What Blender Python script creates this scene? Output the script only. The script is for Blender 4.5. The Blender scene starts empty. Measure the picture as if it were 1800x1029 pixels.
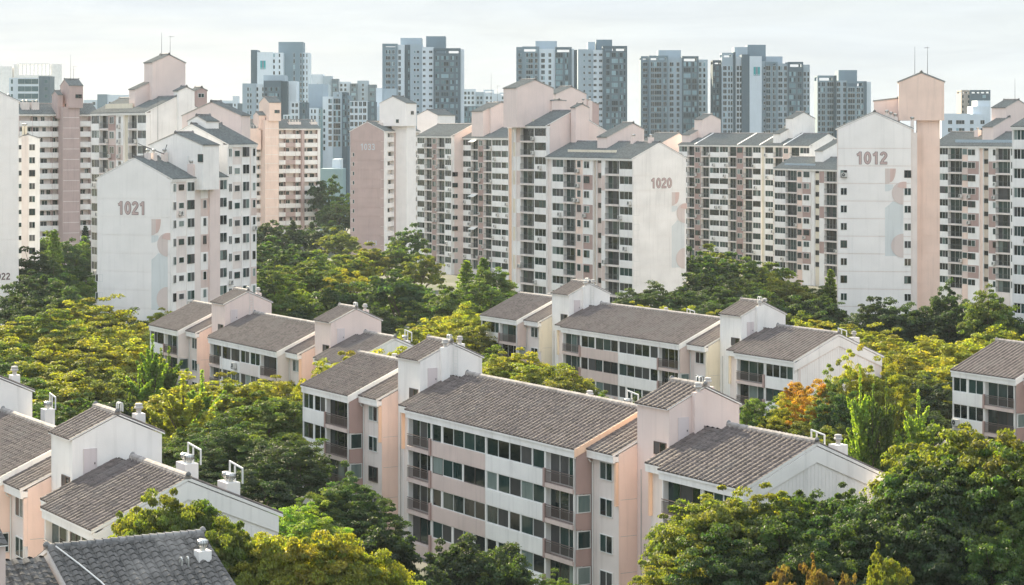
import bpy, math, random
import numpy as np
from mathutils import Vector, Matrix

# ------------------------------------------------------------------ camera, sky, sun, exposure
SC = bpy.context.scene
COL = SC.collection
F, YH, CH = 3950.0, 229.0, 36.0          # focal length and horizon row measured on the photograph (1800 wide), camera height
cam_d = bpy.data.cameras.new('camera'); cam = bpy.data.objects.new('camera', cam_d); COL.objects.link(cam)
cam.location = (0, 0, CH); cam.rotation_euler = (math.radians(90), 0, 0)
cam_d.sensor_width = 36.0; cam_d.lens = 36.0 * F / 1800.0
cam_d.shift_y = (YH - 514.5) / 1800.0
cam_d.clip_start = 1.0; cam_d.clip_end = 20000.0
SC.camera = cam

SUN_AZ, SUN_EL = math.radians(28.0), math.radians(25.0)      # degrees left of the view axis, elevation
sun_dir = Vector((-math.sin(SUN_AZ) * math.cos(SUN_EL), math.cos(SUN_AZ) * math.cos(SUN_EL), math.sin(SUN_EL)))
W = bpy.data.worlds.new('World'); SC.world = W; W.use_nodes = True
nt = W.node_tree; N = nt.nodes; L = nt.links
for n in list(N): N.remove(n)
out = N.new('ShaderNodeOutputWorld'); bg = N.new('ShaderNodeBackground')
sky = N.new('ShaderNodeTexSky'); sky.sky_type = 'NISHITA'; sky.sun_disc = False
sky.sun_elevation = SUN_EL; sky.sun_rotation = -SUN_AZ
sky.air_density = 1.0; sky.dust_density = 0.8; sky.ozone_density = 1.5; sky.altitude = 50
tc = N.new('ShaderNodeTexCoord'); mp = N.new('ShaderNodeMapping'); mp.inputs['Scale'].default_value = (2.2, 2.2, 14.0)
nz = N.new('ShaderNodeTexNoise'); nz.inputs['Scale'].default_value = 2.6; nz.inputs['Detail'].default_value = 7; nz.inputs['Roughness'].default_value = 0.58
cr = N.new('ShaderNodeValToRGB'); cr.color_ramp.elements[0].position = 0.36; cr.color_ramp.elements[0].color = (0.90, 0.90, 0.90, 1)
cr.color_ramp.elements[1].position = 0.66; cr.color_ramp.elements[1].color = (0.99, 0.99, 0.99, 1)
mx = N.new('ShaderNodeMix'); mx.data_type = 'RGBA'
# thin bright cloud veil, pale at the horizon; unseen zenith brightened and blued to lift shaded walls
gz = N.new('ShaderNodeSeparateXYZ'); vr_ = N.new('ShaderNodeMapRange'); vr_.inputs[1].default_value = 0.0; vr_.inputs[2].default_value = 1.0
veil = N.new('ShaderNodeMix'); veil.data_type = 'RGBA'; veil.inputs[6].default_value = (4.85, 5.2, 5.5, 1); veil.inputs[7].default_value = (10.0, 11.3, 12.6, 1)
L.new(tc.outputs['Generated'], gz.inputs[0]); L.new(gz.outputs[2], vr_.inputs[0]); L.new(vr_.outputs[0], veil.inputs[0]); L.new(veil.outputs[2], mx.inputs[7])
L.new(tc.outputs['Generated'], mp.inputs[0]); L.new(mp.outputs[0], nz.inputs['Vector']); L.new(nz.outputs['Fac'], cr.inputs[0])
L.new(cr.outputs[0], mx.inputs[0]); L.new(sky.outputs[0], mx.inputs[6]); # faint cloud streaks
n2 = N.new('ShaderNodeTexNoise'); n2.inputs['Scale'].default_value = 3.4; n2.inputs['Detail'].default_value = 9; n2.inputs['Roughness'].default_value = 0.6; n2.inputs['Distortion'].default_value = 0.6
m2 = N.new('ShaderNodeMapping'); m2.inputs['Scale'].default_value = (3.0, 3.0, 22.0); m2.inputs['Location'].default_value = (1.3, 0.4, 0.2); L.new(tc.outputs['Generated'], m2.inputs[0]); L.new(m2.outputs[0], n2.inputs['Vector'])
r2 = N.new('ShaderNodeMapRange'); r2.inputs[1].default_value = 0.34; r2.inputs[2].default_value = 0.66; r2.inputs[3].default_value = 0.94; r2.inputs[4].default_value = 1.05; L.new(n2.outputs['Fac'], r2.inputs[0])
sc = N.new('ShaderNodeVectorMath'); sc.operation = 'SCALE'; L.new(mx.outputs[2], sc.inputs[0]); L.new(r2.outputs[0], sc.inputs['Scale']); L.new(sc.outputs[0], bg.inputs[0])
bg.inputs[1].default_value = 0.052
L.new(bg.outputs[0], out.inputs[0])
sd = bpy.data.lights.new('sun', 'SUN'); sd.energy = 5.0; sd.angle = math.radians(0.6); sd.color = (1.0, 0.86, 0.62)
so = bpy.data.objects.new('sun', sd); COL.objects.link(so); so.location = (-200, 200, 200)
so.rotation_euler = sun_dir.to_track_quat('Z', 'Y').to_euler()
vs = SC.view_settings
vs.view_transform = 'Standard'; vs.look = 'None'; vs.exposure = 1.54; vs.gamma = 1.0; vs.use_curve_mapping = False
SC.cycles.max_bounces = 8; SC.cycles.diffuse_bounces = 4; SC.cycles.transmission_bounces = 4; SC.cycles.transparent_max_bounces = 8
SC.cycles.volume_bounces = 1

R = random.Random(7)
NPR = np.random.RandomState(5)

# ------------------------------------------------------------------ materials
M = {}
def mat(name):
    m = bpy.data.materials.new(name); m.use_nodes = True; M[name] = m
    return m, m.node_tree.nodes, m.node_tree.links, m.node_tree.nodes['Principled BSDF']

def wall_mat(name, col, stain=0.10, rough=0.85, rib=0.0, streak=0.05):
    m, n, l, b = mat(name)
    g = n.new('ShaderNodeNewGeometry')
    a = n.new('ShaderNodeTexNoise'); a.inputs['Scale'].default_value = 0.35; a.inputs['Detail'].default_value = 5
    mp_ = n.new('ShaderNodeMapping'); mp_.inputs['Scale'].default_value = (2.3, 2.3, 0.14)
    s = n.new('ShaderNodeTexNoise'); s.inputs['Scale'].default_value = 1.0; s.inputs['Detail'].default_value = 4
    l.new(g.outputs['Position'], a.inputs['Vector']); l.new(g.outputs['Position'], mp_.inputs[0]); l.new(mp_.outputs[0], s.inputs['Vector'])
    r1 = n.new('ShaderNodeMapRange'); r1.inputs[1].default_value = 0.3; r1.inputs[2].default_value = 0.7; r1.inputs[3].default_value = 1 - stain; r1.inputs[4].default_value = 1 + stain * 0.4
    r2 = n.new('ShaderNodeMapRange'); r2.inputs[1].default_value = 0.52; r2.inputs[2].default_value = 0.8; r2.inputs[3].default_value = 1.0; r2.inputs[4].default_value = 1 - streak * 3
    l.new(a.outputs['Fac'], r1.inputs[0]); l.new(s.outputs['Fac'], r2.inputs[0])
    mu = n.new('ShaderNodeMath'); mu.operation = 'MULTIPLY'; l.new(r1.outputs[0], mu.inputs[0]); l.new(r2.outputs[0], mu.inputs[1])
    v = n.new('ShaderNodeVectorMath'); v.operation = 'SCALE'; v.inputs[0].default_value = col
    l.new(mu.outputs[0], v.inputs['Scale']); l.new(v.outputs[0], b.inputs['Base Color'])
    b.inputs['Roughness'].default_value = rough
    bp = n.new('ShaderNodeBump'); bp.inputs['Strength'].default_value = 0.25; bp.inputs['Distance'].default_value = 0.02
    f = n.new('ShaderNodeTexNoise'); f.inputs['Scale'].default_value = 9.0; f.inputs['Detail'].default_value = 3
    l.new(g.outputs['Position'], f.inputs['Vector']); l.new(f.outputs['Fac'], bp.inputs['Height']); l.new(bp.outputs[0], b.inputs['Normal'])
    return m

wall_mat('white', (0.90, 0.87, 0.84)); wall_mat('cool_white', (0.90, 0.862, 0.838), 0.06, 0.85, 0, 0.025); wall_mat('cream', (0.80, 0.72, 0.58)); wall_mat('blush', (0.80, 0.71, 0.665))
wall_mat('pink', (0.69, 0.555, 0.505)); wall_mat('mauve', (0.44, 0.305, 0.275)); wall_mat('peach', (0.87, 0.665, 0.57)); wall_mat('orange', (0.88, 0.60, 0.43), 0.05)
wall_mat('rose', (0.80, 0.665, 0.62), 0.07, 0.85, 0, 0.03); wall_mat('dusty', (0.53, 0.40, 0.375), 0.10); wall_mat('beige', (0.60, 0.50, 0.41)); wall_mat('mural_blue', (0.70, 0.725, 0.725), 0.05)
wall_mat('mural_mauve', (0.69, 0.59, 0.555), 0.05); wall_mat('mural_coral', (0.68, 0.50, 0.455), 0.05); wall_mat('concrete', (0.50, 0.48, 0.46), 0.15); wall_mat('door', (0.68, 0.60, 0.60), 0.03, 0.5)
wall_mat('t_grey', (0.175, 0.245, 0.295), 0.05, 0.7, 0, 0.03); wall_mat('t_dark', (0.045, 0.077, 0.102), 0.05, 0.7, 0, 0.03); wall_mat('t_mid', (0.092, 0.137, 0.172), 0.05, 0.7, 0, 0.03)  # tower greys and whites: blue of the distant haze is painted into the colour
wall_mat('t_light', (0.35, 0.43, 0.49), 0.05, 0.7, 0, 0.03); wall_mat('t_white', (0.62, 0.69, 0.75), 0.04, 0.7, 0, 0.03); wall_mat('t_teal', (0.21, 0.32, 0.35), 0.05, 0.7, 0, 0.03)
wall_mat('t_logo', (0.02, 0.33, 0.36), 0.02, 0.6, 0, 0.0); wall_mat('t_tan', (0.42, 0.37, 0.33), 0.05); wall_mat('t_brown', (0.30, 0.22, 0.20), 0.05); wall_mat('red_sign', (0.5, 0.10, 0.12), 0.02)
wall_mat('digit', (0.56, 0.425, 0.405), 0.04, 0.8, 0, 0.02); wall_mat('digit_edge', (0.19, 0.13, 0.13), 0.04, 0.8, 0, 0.02)

def plain(name, col, rough=0.5, metal=0.0, spec=None):
    m, n, l, b = mat(name)
    b.inputs['Base Color'].default_value = (*col, 1); b.inputs['Roughness'].default_value = rough; b.inputs['Metallic'].default_value = metal
    return m
plain('frame_white', (0.72, 0.72, 0.70), 0.45); plain('frame_brown', (0.10, 0.075, 0.065), 0.45); plain('frame_grey', (0.28, 0.30, 0.31), 0.5)
plain('rail', (0.16, 0.115, 0.105), 0.45); plain('rail_dark', (0.085, 0.085, 0.085), 0.45); plain('rail_pale', (0.42, 0.40, 0.38), 0.45)
plain('metal', (0.55, 0.55, 0.53), 0.38, 0.7); plain('dark_metal', (0.07, 0.07, 0.075), 0.4, 0.3); plain('ac_white', (0.62, 0.61, 0.58), 0.5); plain('fan_dark', (0.05, 0.05, 0.055), 0.6)
plain('awning', (0.75, 0.74, 0.70), 0.7)

def glass(name, c0, c1, rough=0.06):
    m, n, l, b = mat(name)
    oi = n.new('ShaderNodeObjectInfo'); g = n.new('ShaderNodeNewGeometry')
    a = n.new('ShaderNodeTexNoise'); a.inputs['Scale'].default_value = 0.9; a.inputs['Detail'].default_value = 2
    mp_ = n.new('ShaderNodeMapping'); mp_.inputs['Scale'].default_value = (2.5, 2.5, 0.35); l.new(g.outputs['Position'], mp_.inputs[0]); l.new(mp_.outputs[0], a.inputs['Vector'])
    ad = n.new('ShaderNodeMath'); ad.operation = 'ADD'; l.new(oi.outputs['Random'], ad.inputs[0]); l.new(a.outputs['Fac'], ad.inputs[1])
    r = n.new('ShaderNodeMapRange'); r.inputs[1].default_value = 0.45; r.inputs[2].default_value = 1.45; l.new(ad.outputs[0], r.inputs[0])
    x = n.new('ShaderNodeMix'); x.data_type = 'RGBA'; x.inputs[6].default_value = (*c0, 1); x.inputs[7].default_value = (*c1, 1); l.new(r.outputs[0], x.inputs[0])
    l.new(x.outputs[2], b.inputs['Base Color']); b.inputs['Roughness'].default_value = rough; b.inputs['IOR'].default_value = 1.45
    bp = n.new('ShaderNodeBump'); bp.inputs['Strength'].default_value = 0.08; bp.inputs['Distance'].default_value = 0.05
    w2 = n.new('ShaderNodeTexNoise'); w2.inputs['Scale'].default_value = 1.4; l.new(g.outputs['Position'], w2.inputs['Vector']); l.new(w2.outputs['Fac'], bp.inputs['Height']); l.new(bp.outputs[0], b.inputs['Normal'])
glass('glass_teal', (0.006, 0.017, 0.018), (0.032, 0.066, 0.062)); glass('glass_dark', (0.002, 0.005, 0.006), (0.012, 0.019, 0.021)); glass('glass_grey', (0.022, 0.025, 0.029), (0.065, 0.066, 0.071), 0.35)
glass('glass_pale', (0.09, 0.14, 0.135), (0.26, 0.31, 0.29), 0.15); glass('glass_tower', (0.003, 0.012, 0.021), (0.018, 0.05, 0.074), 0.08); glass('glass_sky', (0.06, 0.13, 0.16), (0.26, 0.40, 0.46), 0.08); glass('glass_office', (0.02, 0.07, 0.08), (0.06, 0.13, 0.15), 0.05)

def tile_mat(name, c0, c1, c2):
    m, n, l, b = mat(name)
    g = n.new('ShaderNodeNewGeometry'); tc_ = n.new('ShaderNodeTexCoord')
    vo = n.new('ShaderNodeTexVoronoi'); vo.inputs['Scale'].default_value = 1.0
    mp_ = n.new('ShaderNodeMapping'); mp_.inputs['Scale'].default_value = (3.0, 3.0, 4.2); l.new(tc_.outputs['Object'], mp_.inputs[0]); l.new(mp_.outputs[0], vo.inputs['Vector'])
    a = n.new('ShaderNodeTexNoise'); a.inputs['Scale'].default_value = 0.45; a.inputs['Detail'].default_value = 6; l.new(g.outputs['Position'], a.inputs['Vector'])
    x = n.new('ShaderNodeMix'); x.data_type = 'RGBA'; x.inputs[6].default_value = (*c0, 1); x.inputs[7].default_value = (*c1, 1)
    sp = n.new('ShaderNodeSeparateColor'); l.new(vo.outputs['Color'], sp.inputs[0]); l.new(sp.outputs[0], x.inputs[0])
    r = n.new('ShaderNodeMapRange'); r.inputs[1].default_value = 0.52; r.inputs[2].default_value = 0.72; l.new(a.outputs['Fac'], r.inputs[0])
    y = n.new('ShaderNodeMix'); y.data_type = 'RGBA'; l.new(r.outputs[0], y.inputs[0]); l.new(x.outputs[2], y.inputs[6]); y.inputs[7].default_value = (*c2, 1)
    l.new(y.outputs[2], b.inputs['Base Color']); b.inputs['Roughness'].default_value = 0.8
tile_mat('tile', (0.074, 0.058, 0.053), (0.145, 0.114, 0.105), (0.128, 0.108, 0.10)); tile_mat('tile_grey', (0.045, 0.043, 0.041), (0.165, 0.152, 0.142), (0.215, 0.20, 0.185))
tile_mat('tile_slate', (0.10, 0.108, 0.106), (0.165, 0.175, 0.17), (0.135, 0.155, 0.15)); tile_mat('ridge', (0.22, 0.195, 0.18), (0.42, 0.375, 0.35), (0.30, 0.28, 0.265)); tile_mat('ridge_dark', (0.12, 0.12, 0.12), (0.25, 0.24, 0.24), (0.30, 0.29, 0.28))

def leaf_mat():
    m, n, l, b = mat('leaf'); n.remove(b); o = n['Material Output']
    oi = n.new('ShaderNodeObjectInfo'); at = n.new('ShaderNodeAttribute'); at.attribute_name = 'tint'
    hs = n.new('ShaderNodeHueSaturation'); l.new(oi.outputs['Color'], hs.inputs['Color'])
    sp = n.new('ShaderNodeSeparateColor'); l.new(at.outputs['Color'], sp.inputs[0])
    h = n.new('ShaderNodeMapRange'); h.inputs[3].default_value = 0.485; h.inputs[4].default_value = 0.565; l.new(sp.outputs[0], h.inputs[0]); l.new(h.outputs[0], hs.inputs['Hue'])
    v = n.new('ShaderNodeMapRange'); v.inputs[3].default_value = 0.55; v.inputs[4].default_value = 1.5; l.new(sp.outputs[1], v.inputs[0]); l.new(v.outputs[0], hs.inputs['Value'])
    d = n.new('ShaderNodeBsdfDiffuse'); t = n.new('ShaderNodeBsdfTranslucent'); g = n.new('ShaderNodeBsdfGlossy'); g.inputs['Roughness'].default_value = 0.5
    l.new(hs.outputs[0], d.inputs[0])
    br = n.new('ShaderNodeVectorMath'); br.operation = 'MULTIPLY'; br.inputs[1].default_value = (1.9, 1.75, 0.5); l.new(hs.outputs[0], br.inputs[0]); l.new(br.outputs[0], t.inputs[0])
    g.inputs[0].default_value = (0.8, 0.8, 0.75, 1)
    a = n.new('ShaderNodeMixShader'); a.inputs[0].default_value = 0.58; l.new(d.outputs[0], a.inputs[1]); l.new(t.outputs[0], a.inputs[2])
    c = n.new('ShaderNodeMixShader'); c.inputs[0].default_value = 0.03; l.new(a.outputs[0], c.inputs[1]); l.new(g.outputs[0], c.inputs[2]); l.new(c.outputs[0], o.inputs[0])
leaf_mat(); wall_mat('bark', (0.10, 0.075, 0.055), 0.2)
def ground_mat():
    m, n, l, b = mat('ground')
    g = n.new('ShaderNodeNewGeometry'); a = n.new('ShaderNodeTexNoise'); a.inputs['Scale'].default_value = 0.05; a.inputs['Detail'].default_value = 8; l.new(g.outputs['Position'], a.inputs['Vector'])
    c = n.new('ShaderNodeValToRGB'); c.color_ramp.elements[0].position = 0.42; c.color_ramp.elements[0].color = (0.035, 0.05, 0.02, 1); c.color_ramp.elements[1].position = 0.6; c.color_ramp.elements[1].color = (0.10, 0.10, 0.085, 1)
    l.new(a.outputs['Fac'], c.inputs[0]); l.new(c.outputs[0], b.inputs['Base Color']); b.inputs['Roughness'].default_value = 0.95
ground_mat()

# ------------------------------------------------------------------ mesh helpers
class MB:
    def __init__(s): s.v = []; s.f = []; s.m = []; s.mats = []
    def mi(s, name):
        if name not in s.mats: s.mats.append(name)
        return s.mats.index(name)
    def face(s, pts, m):
        b = len(s.v); s.v.extend(pts); s.f.append(tuple(range(b, b + len(pts)))); s.m.append(s.mi(m))
    def box(s, x0, x1, y0, y1, z0, z1, m, mend=None, mtop=None):
        b = len(s.v)
        s.v += [(x0, y0, z0), (x1, y0, z0), (x1, y1, z0), (x0, y1, z0), (x0, y0, z1), (x1, y0, z1), (x1, y1, z1), (x0, y1, z1)]
        me = mend or m; mt = mtop or m
        for q, mm in (((0, 1, 5, 4), m), ((1, 2, 6, 5), me), ((2, 3, 7, 6), m), ((3, 0, 4, 7), me), ((4, 5, 6, 7), mt), ((3, 2, 1, 0), m)):
            s.f.append(tuple(b + i for i in q)); s.m.append(s.mi(mm))
        return s
    def prism(s, poly, x0, x1, m, mend=None):      # poly: (y, z) section, counter-clockwise seen from +x
        b = len(s.v); k = len(poly); me = mend or m
        for x in (x0, x1): s.v += [(x, y, z) for y, z in poly]
        s.f.append(tuple(b + k + i for i in range(k))); s.m.append(s.mi(me))
        s.f.append(tuple(b + i for i in reversed(range(k)))); s.m.append(s.mi(me))
        for i in range(k):
            j = (i + 1) % k
            s.f.append((b + j, b + k + j, b + k + i, b + i)[::-1]); s.m.append(s.mi(m))
        return s
    def tube(s, pts, r, m, n=6):
        rr = r if isinstance(r, (list, tuple)) else [r] * len(pts)
        b = len(s.v); P = [Vector(p) for p in pts]
        for i, p in enumerate(P):
            t = (P[min(i + 1, len(P) - 1)] - P[max(i - 1, 0)]).normalized()
            a = t.cross(Vector((0, 0, 1))) if abs(t.z) < 0.9 else t.cross(Vector((1, 0, 0)))
            a.normalize(); c = t.cross(a)
            for k in range(n):
                an = 2 * math.pi * k / n; s.v.append(tuple(p + (a * math.cos(an) + c * math.sin(an)) * rr[i]))
        for i in range(len(P) - 1):
            for k in range(n):
                k2 = (k + 1) % n; s.f.append((b + i * n + k, b + i * n + k2, b + (i + 1) * n + k2, b + (i + 1) * n + k)); s.m.append(s.mi(m))
        s.f.append(tuple(b + k for k in reversed(range(n)))); s.m.append(s.mi(m))
        e = b + (len(P) - 1) * n; s.f.append(tuple(e + k for k in range(n))); s.m.append(s.mi(m))
        return s
    def lathe(s, prof, cx, cy, z, m, n=10):
        b = len(s.v)
        for r, h in prof:
            for k in range(n): an = 2 * math.pi * k / n; s.v.append((cx + r * math.cos(an), cy + r * math.sin(an), z + h))
        for i in range(len(prof) - 1):
            for k in range(n):
                k2 = (k + 1) % n; s.f.append((b + i * n + k, b + i * n + k2, b + (i + 1) * n + k2, b + (i + 1) * n + k)); s.m.append(s.mi(m))
        return s
    def mesh(s, name):
        me = bpy.data.meshes.new(name); me.from_pydata(s.v, [], s.f)
        for mm in s.mats: me.materials.append(M[mm])
        me.polygons.foreach_set('material_index', s.m); me.update()
        return me

def ob(name, me, parent=None, loc=(0, 0, 0), rz=0.0, **pr):
    o = bpy.data.objects.new(name, me); COL.objects.link(o); o.location = loc
    if rz: o.rotation_euler = (0, 0, rz)
    if parent is not None: o.parent = parent
    for k, v in pr.items(): o[k] = v
    return o
def root(name, label, cat, loc, theta, group=None):
    o = ob(name, None, None, loc, math.radians(90 - theta)); o['label'] = label; o['category'] = cat
    o.empty_display_size = 1.0
    if group: o['group'] = group
    return o
def px(x, y=None, Y=None, z=None):       # photograph pixel -> world, with the distance Y or the height z known
    if Y is None: Y = (CH - z) * F / (y - YH)
    X = (x - 900.0) / F * Y
    return Vector((X, Y, CH - (y - YH) * Y / F if y is not None else 0.0))

CACHE = {}
def window_mesh(w, h, pats, fr, th=0.06):
    key = ('win', round(w, 2), round(h, 2), pats, fr)
    if key in CACHE: return CACHE[key]
    b = MB(); t = th; d0, d1 = -0.05, 0.06
    b.box(0, w, d0, d1, 0, t, fr); b.box(0, w, d0, d1, h - t, h, fr); b.box(0, t, d0, d1, t, h - t, fr); b.box(w - t, w, d0, d1, t, h - t, fr)
    n = len(pats); pw = (w - 2 * t) / n
    for i, g in enumerate(pats):
        x0 = t + i * pw; x1 = x0 + pw
        if i < n - 1: b.box(x1 - t / 2, x1 + t / 2, d0 + 0.01, d1, t, h - t, fr)
        b.box(x0 + (t / 2 if i else 0), x1 - (t / 2 if i < n - 1 else 0), -0.012 - 0.012 * (i % 2), 0.03, t, h - t, g)
    CACHE[key] = b.mesh('window'); return CACHE[key]
def frame_mesh(w, h, n, fr, th=0.06):
    key = ('frm', round(w, 2), round(h, 2), n, fr)
    if key in CACHE: return CACHE[key]
    b = MB(); t = th; d0, d1 = -0.05, 0.06
    b.box(0, w, d0, d1, 0, t, fr); b.box(0, w, d0, d1, h - t, h, fr); b.box(0, t, d0, d1, t, h - t, fr); b.box(w - t, w, d0, d1, t, h - t, fr)
    pw = (w - 2 * t) / n
    for i in range(n - 1): x1 = t + (i + 1) * pw; b.box(x1 - t / 2, x1 + t / 2, d0 + 0.01, d1, t, h - t, fr)
    CACHE[key] = b.mesh('window_frame'); return CACHE[key]
def pane_mesh(w, h, g):
    key = ('pane', round(w, 3), round(h, 2), g)
    if key not in CACHE: CACHE[key] = MB().box(0, w, 0, 0.02, 0, h, g).mesh('pane')
    return CACHE[key]
GL = ['glass_teal', 'glass_teal', 'glass_dark', 'glass_grey']
def pats(n):
    r = R.random()
    if r < 0.16: return ('glass_dark',) * n
    if r < 0.24: return ('glass_teal',) * n
    p = [R.choice(GL) for _ in range(n)]
    if R.random() < 0.2: p[R.randrange(n)] = 'glass_pale'
    return tuple(p)
def window(parent, x, y, z, w, h, n, rz=0.0, deep=False, fr=None, pat=None):
    fr = fr or R.choice(['frame_white', 'frame_white', 'frame_white', 'frame_brown'])
    p = pat or pats(n)
    if not deep: return ob('window', window_mesh(w, h, p, fr), parent, (x, y, z), rz)
    t = 0.06; o = ob('window', frame_mesh(w, h, n, fr), parent, (x, y, z), rz); pw = (w - 2 * t) / n
    for i in range(n):
        g = 0.002 + (t / 2 if i else 0); e = 0.002 + (t / 2 if i < n - 1 else 0)
        ob('pane', pane_mesh(pw - g - e, h - 2 * t - 0.004, p[i]), o, (t + i * pw + g, -0.02 + 0.02 * (i % 2), t + 0.002))
    return o
def boxpart(name, parent, x0, x1, y0, y1, z0, z1, m, mend=None, mtop=None, **pr):
    key = ('box', round(x1 - x0, 3), round(y1 - y0, 3), round(z1 - z0, 3), m, mend, mtop)
    if key not in CACHE: CACHE[key] = MB().box(0, x1 - x0, 0, y1 - y0, 0, z1 - z0, m, mend, mtop).mesh(name)
    return ob(name, CACHE[key], parent, (x0, y0, z0), **pr)
def rail_mesh(w, h, m, step=0.13):
    key = ('rail', round(w, 2), round(h, 2), m, step)
    if key in CACHE: return CACHE[key]
    b = MB(); b.box(0, w, -0.03, 0.03, h - 0.06, h, m); b.box(0, w, -0.025, 0.025, h - 0.20, h - 0.16, m); b.box(0, w, -0.025, 0.025, 0.06, 0.10, m)
    k = max(2, int(w / step))
    for i in range(k + 1): x = 0.02 + (w - 0.04) * i / k; b.box(x - 0.013, x + 0.013, -0.012, 0.012, 0.10, h - 0.20, m)
    CACHE[key] = b.mesh('railing'); return CACHE[key]
def ac_mesh():
    if 'ac' in CACHE: return CACHE['ac']
    b = MB(); b.box(0, 0.85, -0.42, -0.08, 0.06, 0.72, 'ac_white')
    n = 12; b.f.append(tuple(len(b.v) + i for i in range(n))); b.m.append(b.mi('fan_dark'))
    b.v += [(0.34 + 0.25 * math.cos(2 * math.pi * i / n), -0.425, 0.39 + 0.25 * math.sin(2 * math.pi * i / n)) for i in range(n)]
    b.tube([(0.34, -0.43, 0.39), (0.34, -0.435, 0.39)], 0.07, 'ac_white'); b.box(0.05, 0.8, -0.45, 0.0, 0.0, 0.05, 'dark_metal'); b.box(0.05, 0.09, -0.45, -0.42, 0.05, 0.3, 'dark_metal')
    CACHE['ac'] = b.mesh('air_conditioner'); return CACHE['ac']
def vent_mesh(kind):
    if ('vent', kind) in CACHE: return CACHE[('vent', kind)]
    b = MB()
    if kind == 0:      # turbine ventilator
        b.lathe([(0.24, 0.0), (0.24, 0.28), (0.30, 0.30), (0.42, 0.42), (0.46, 0.60), (0.40, 0.78), (0.26, 0.86), (0.0, 0.90)], 0, 0, 0, 'metal', 14)
        for k in range(14):
            a = 2 * math.pi * k / 14; c, s = math.cos(a), math.sin(a)
            b.tube([(0.31 * c, 0.31 * s, 0.31), (0.44 * c, 0.44 * s, 0.43), (0.49 * c, 0.49 * s, 0.60), (0.42 * c, 0.42 * s, 0.79)], 0.022, 'dark_metal', 3)
    elif kind == 1:    # low conical cowl
        b.lathe([(0.22, 0), (0.20, 0.35), (0.36, 0.40), (0.40, 0.52), (0.28, 0.64), (0.34, 0.70), (0.30, 0.84), (0.0, 0.90)], 0, 0, 0, 'concrete', 10)
    k_ = 0.66 if kind == 0 else 0.8; b.v = [(x * k_, y * k_, z * k_) for x, y, z in b.v]
    CACHE[('vent', kind)] = b.mesh('ventilator'); return CACHE[('vent', kind)]

# roof slope with barrel ribs; x along the eave, from (y0, z0) at the eave up to (y1, z1) at the ridge
def slope_mesh(Lx, run, rise, m, per=0.58, row=0.0, amp=0.10, drop=0.06):
    key = ('slope', round(Lx, 2), round(run, 2), round(rise, 2), m, per, row)
    if key in CACHE: return CACHE[key]
    k = max(2, int(round(Lx / per))); p = Lx / k
    xs, hs = [], []
    for i in range(k):
        for fx, fh in ((0.0, 0.0), (0.14, 0.66), (0.32, 1.0), (0.50, 0.70), (0.66, 0.0)): xs.append((i + fx) * p); hs.append(fh * amp)
    xs.append(Lx); hs.append(0.0)
    ss = math.hypot(run, rise); nx_, ny, nz_ = 0, -rise / ss, run / ss
    ts, os_ = [], []
    if row:
        nr = max(1, int(round(ss / row)))
        for j in range(nr): ts += [j / nr, (j + 1) / nr]; os_ += [0.025, 0.0]
    else: ts, os_ = [0.0, 1.0], [0.02, 0.02]
    xs = np.array(xs); hs = np.array(hs); ts = np.array(ts); os_ = np.array(os_)
    nx, nt_ = len(xs), len(ts)
    X = np.tile(xs, nt_); T = np.repeat(ts, nx); H = np.tile(hs, nt_) + np.repeat(os_, nx)
    jit = np.random.RandomState(int(Lx * 10)).uniform(-1, 1, len(X)) * (0.006 if row else 0.0)
    sag = -0.05 * np.sin(np.pi * np.clip(X / Lx, 0, 1)) * (1 if row else 0) * np.random.RandomState(3).rand()
    H = H + jit + sag * 0
    V = np.stack([X, T * run + ny * H, T * rise + nz_ * H], 1)
    fr = np.stack([xs, np.full(nx, ny * 0.0), np.full(nx, -drop)], 1)      # front butt edge under the eave
    V = np.concatenate([V, fr])
    i = np.arange(nx - 1); F_ = []
    for j in range(nt_ - 1): a = j * nx + i; F_.append(np.stack([a, a + 1, a + nx + 1, a + nx], 1))
    e = nt_ * nx + i; F_.append(np.stack([e, e + 1, i + 1, i], 1))
    F_ = np.concatenate(F_)
    me = bpy.data.meshes.new('roof_tiles'); me.from_pydata(V.tolist(), [], F_.tolist()); me.materials.append(M[m]); me.update()
    CACHE[key] = me; return me
def ridge_mesh(Lx, m, r=0.17, per=0.42):
    key = ('ridge', round(Lx, 2), m, r)
    if key in CACHE: return CACHE[key]
    b = MB(); k = max(1, int(Lx / per)); p = Lx / k; n = 6
    for i in range(k):
        base = len(b.v)
        for x, rr in ((i * p, r * 1.22), ((i + 1) * p, r * 0.86)):
            for q in range(n + 1): a = math.pi * q / n; b.v.append((x, -rr * math.cos(a) * 1.25, rr * math.sin(a) + 0.02))
        for q in range(n): b.f.append((base + q, base + n + 1 + q, base + n + 2 + q, base + q + 1)[::-1]); b.m.append(b.mi(m))
        b.f.append(tuple(base + q for q in range(n + 1))); b.m.append(b.mi(m))
    b.box(0, Lx, -r * 1.5, r * 1.5, -0.14, 0.03, m)
    for x in (0.0, Lx): b.lathe([(0.0, -0.05), (0.17, 0.0), (0.19, 0.10), (0.12, 0.20), (0.05, 0.26), (0.0, 0.27)], x, 0, 0.06, 'ridge_dark', 8)
    CACHE[key] = b.mesh('ridge_cap'); return CACHE[key]
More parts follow.
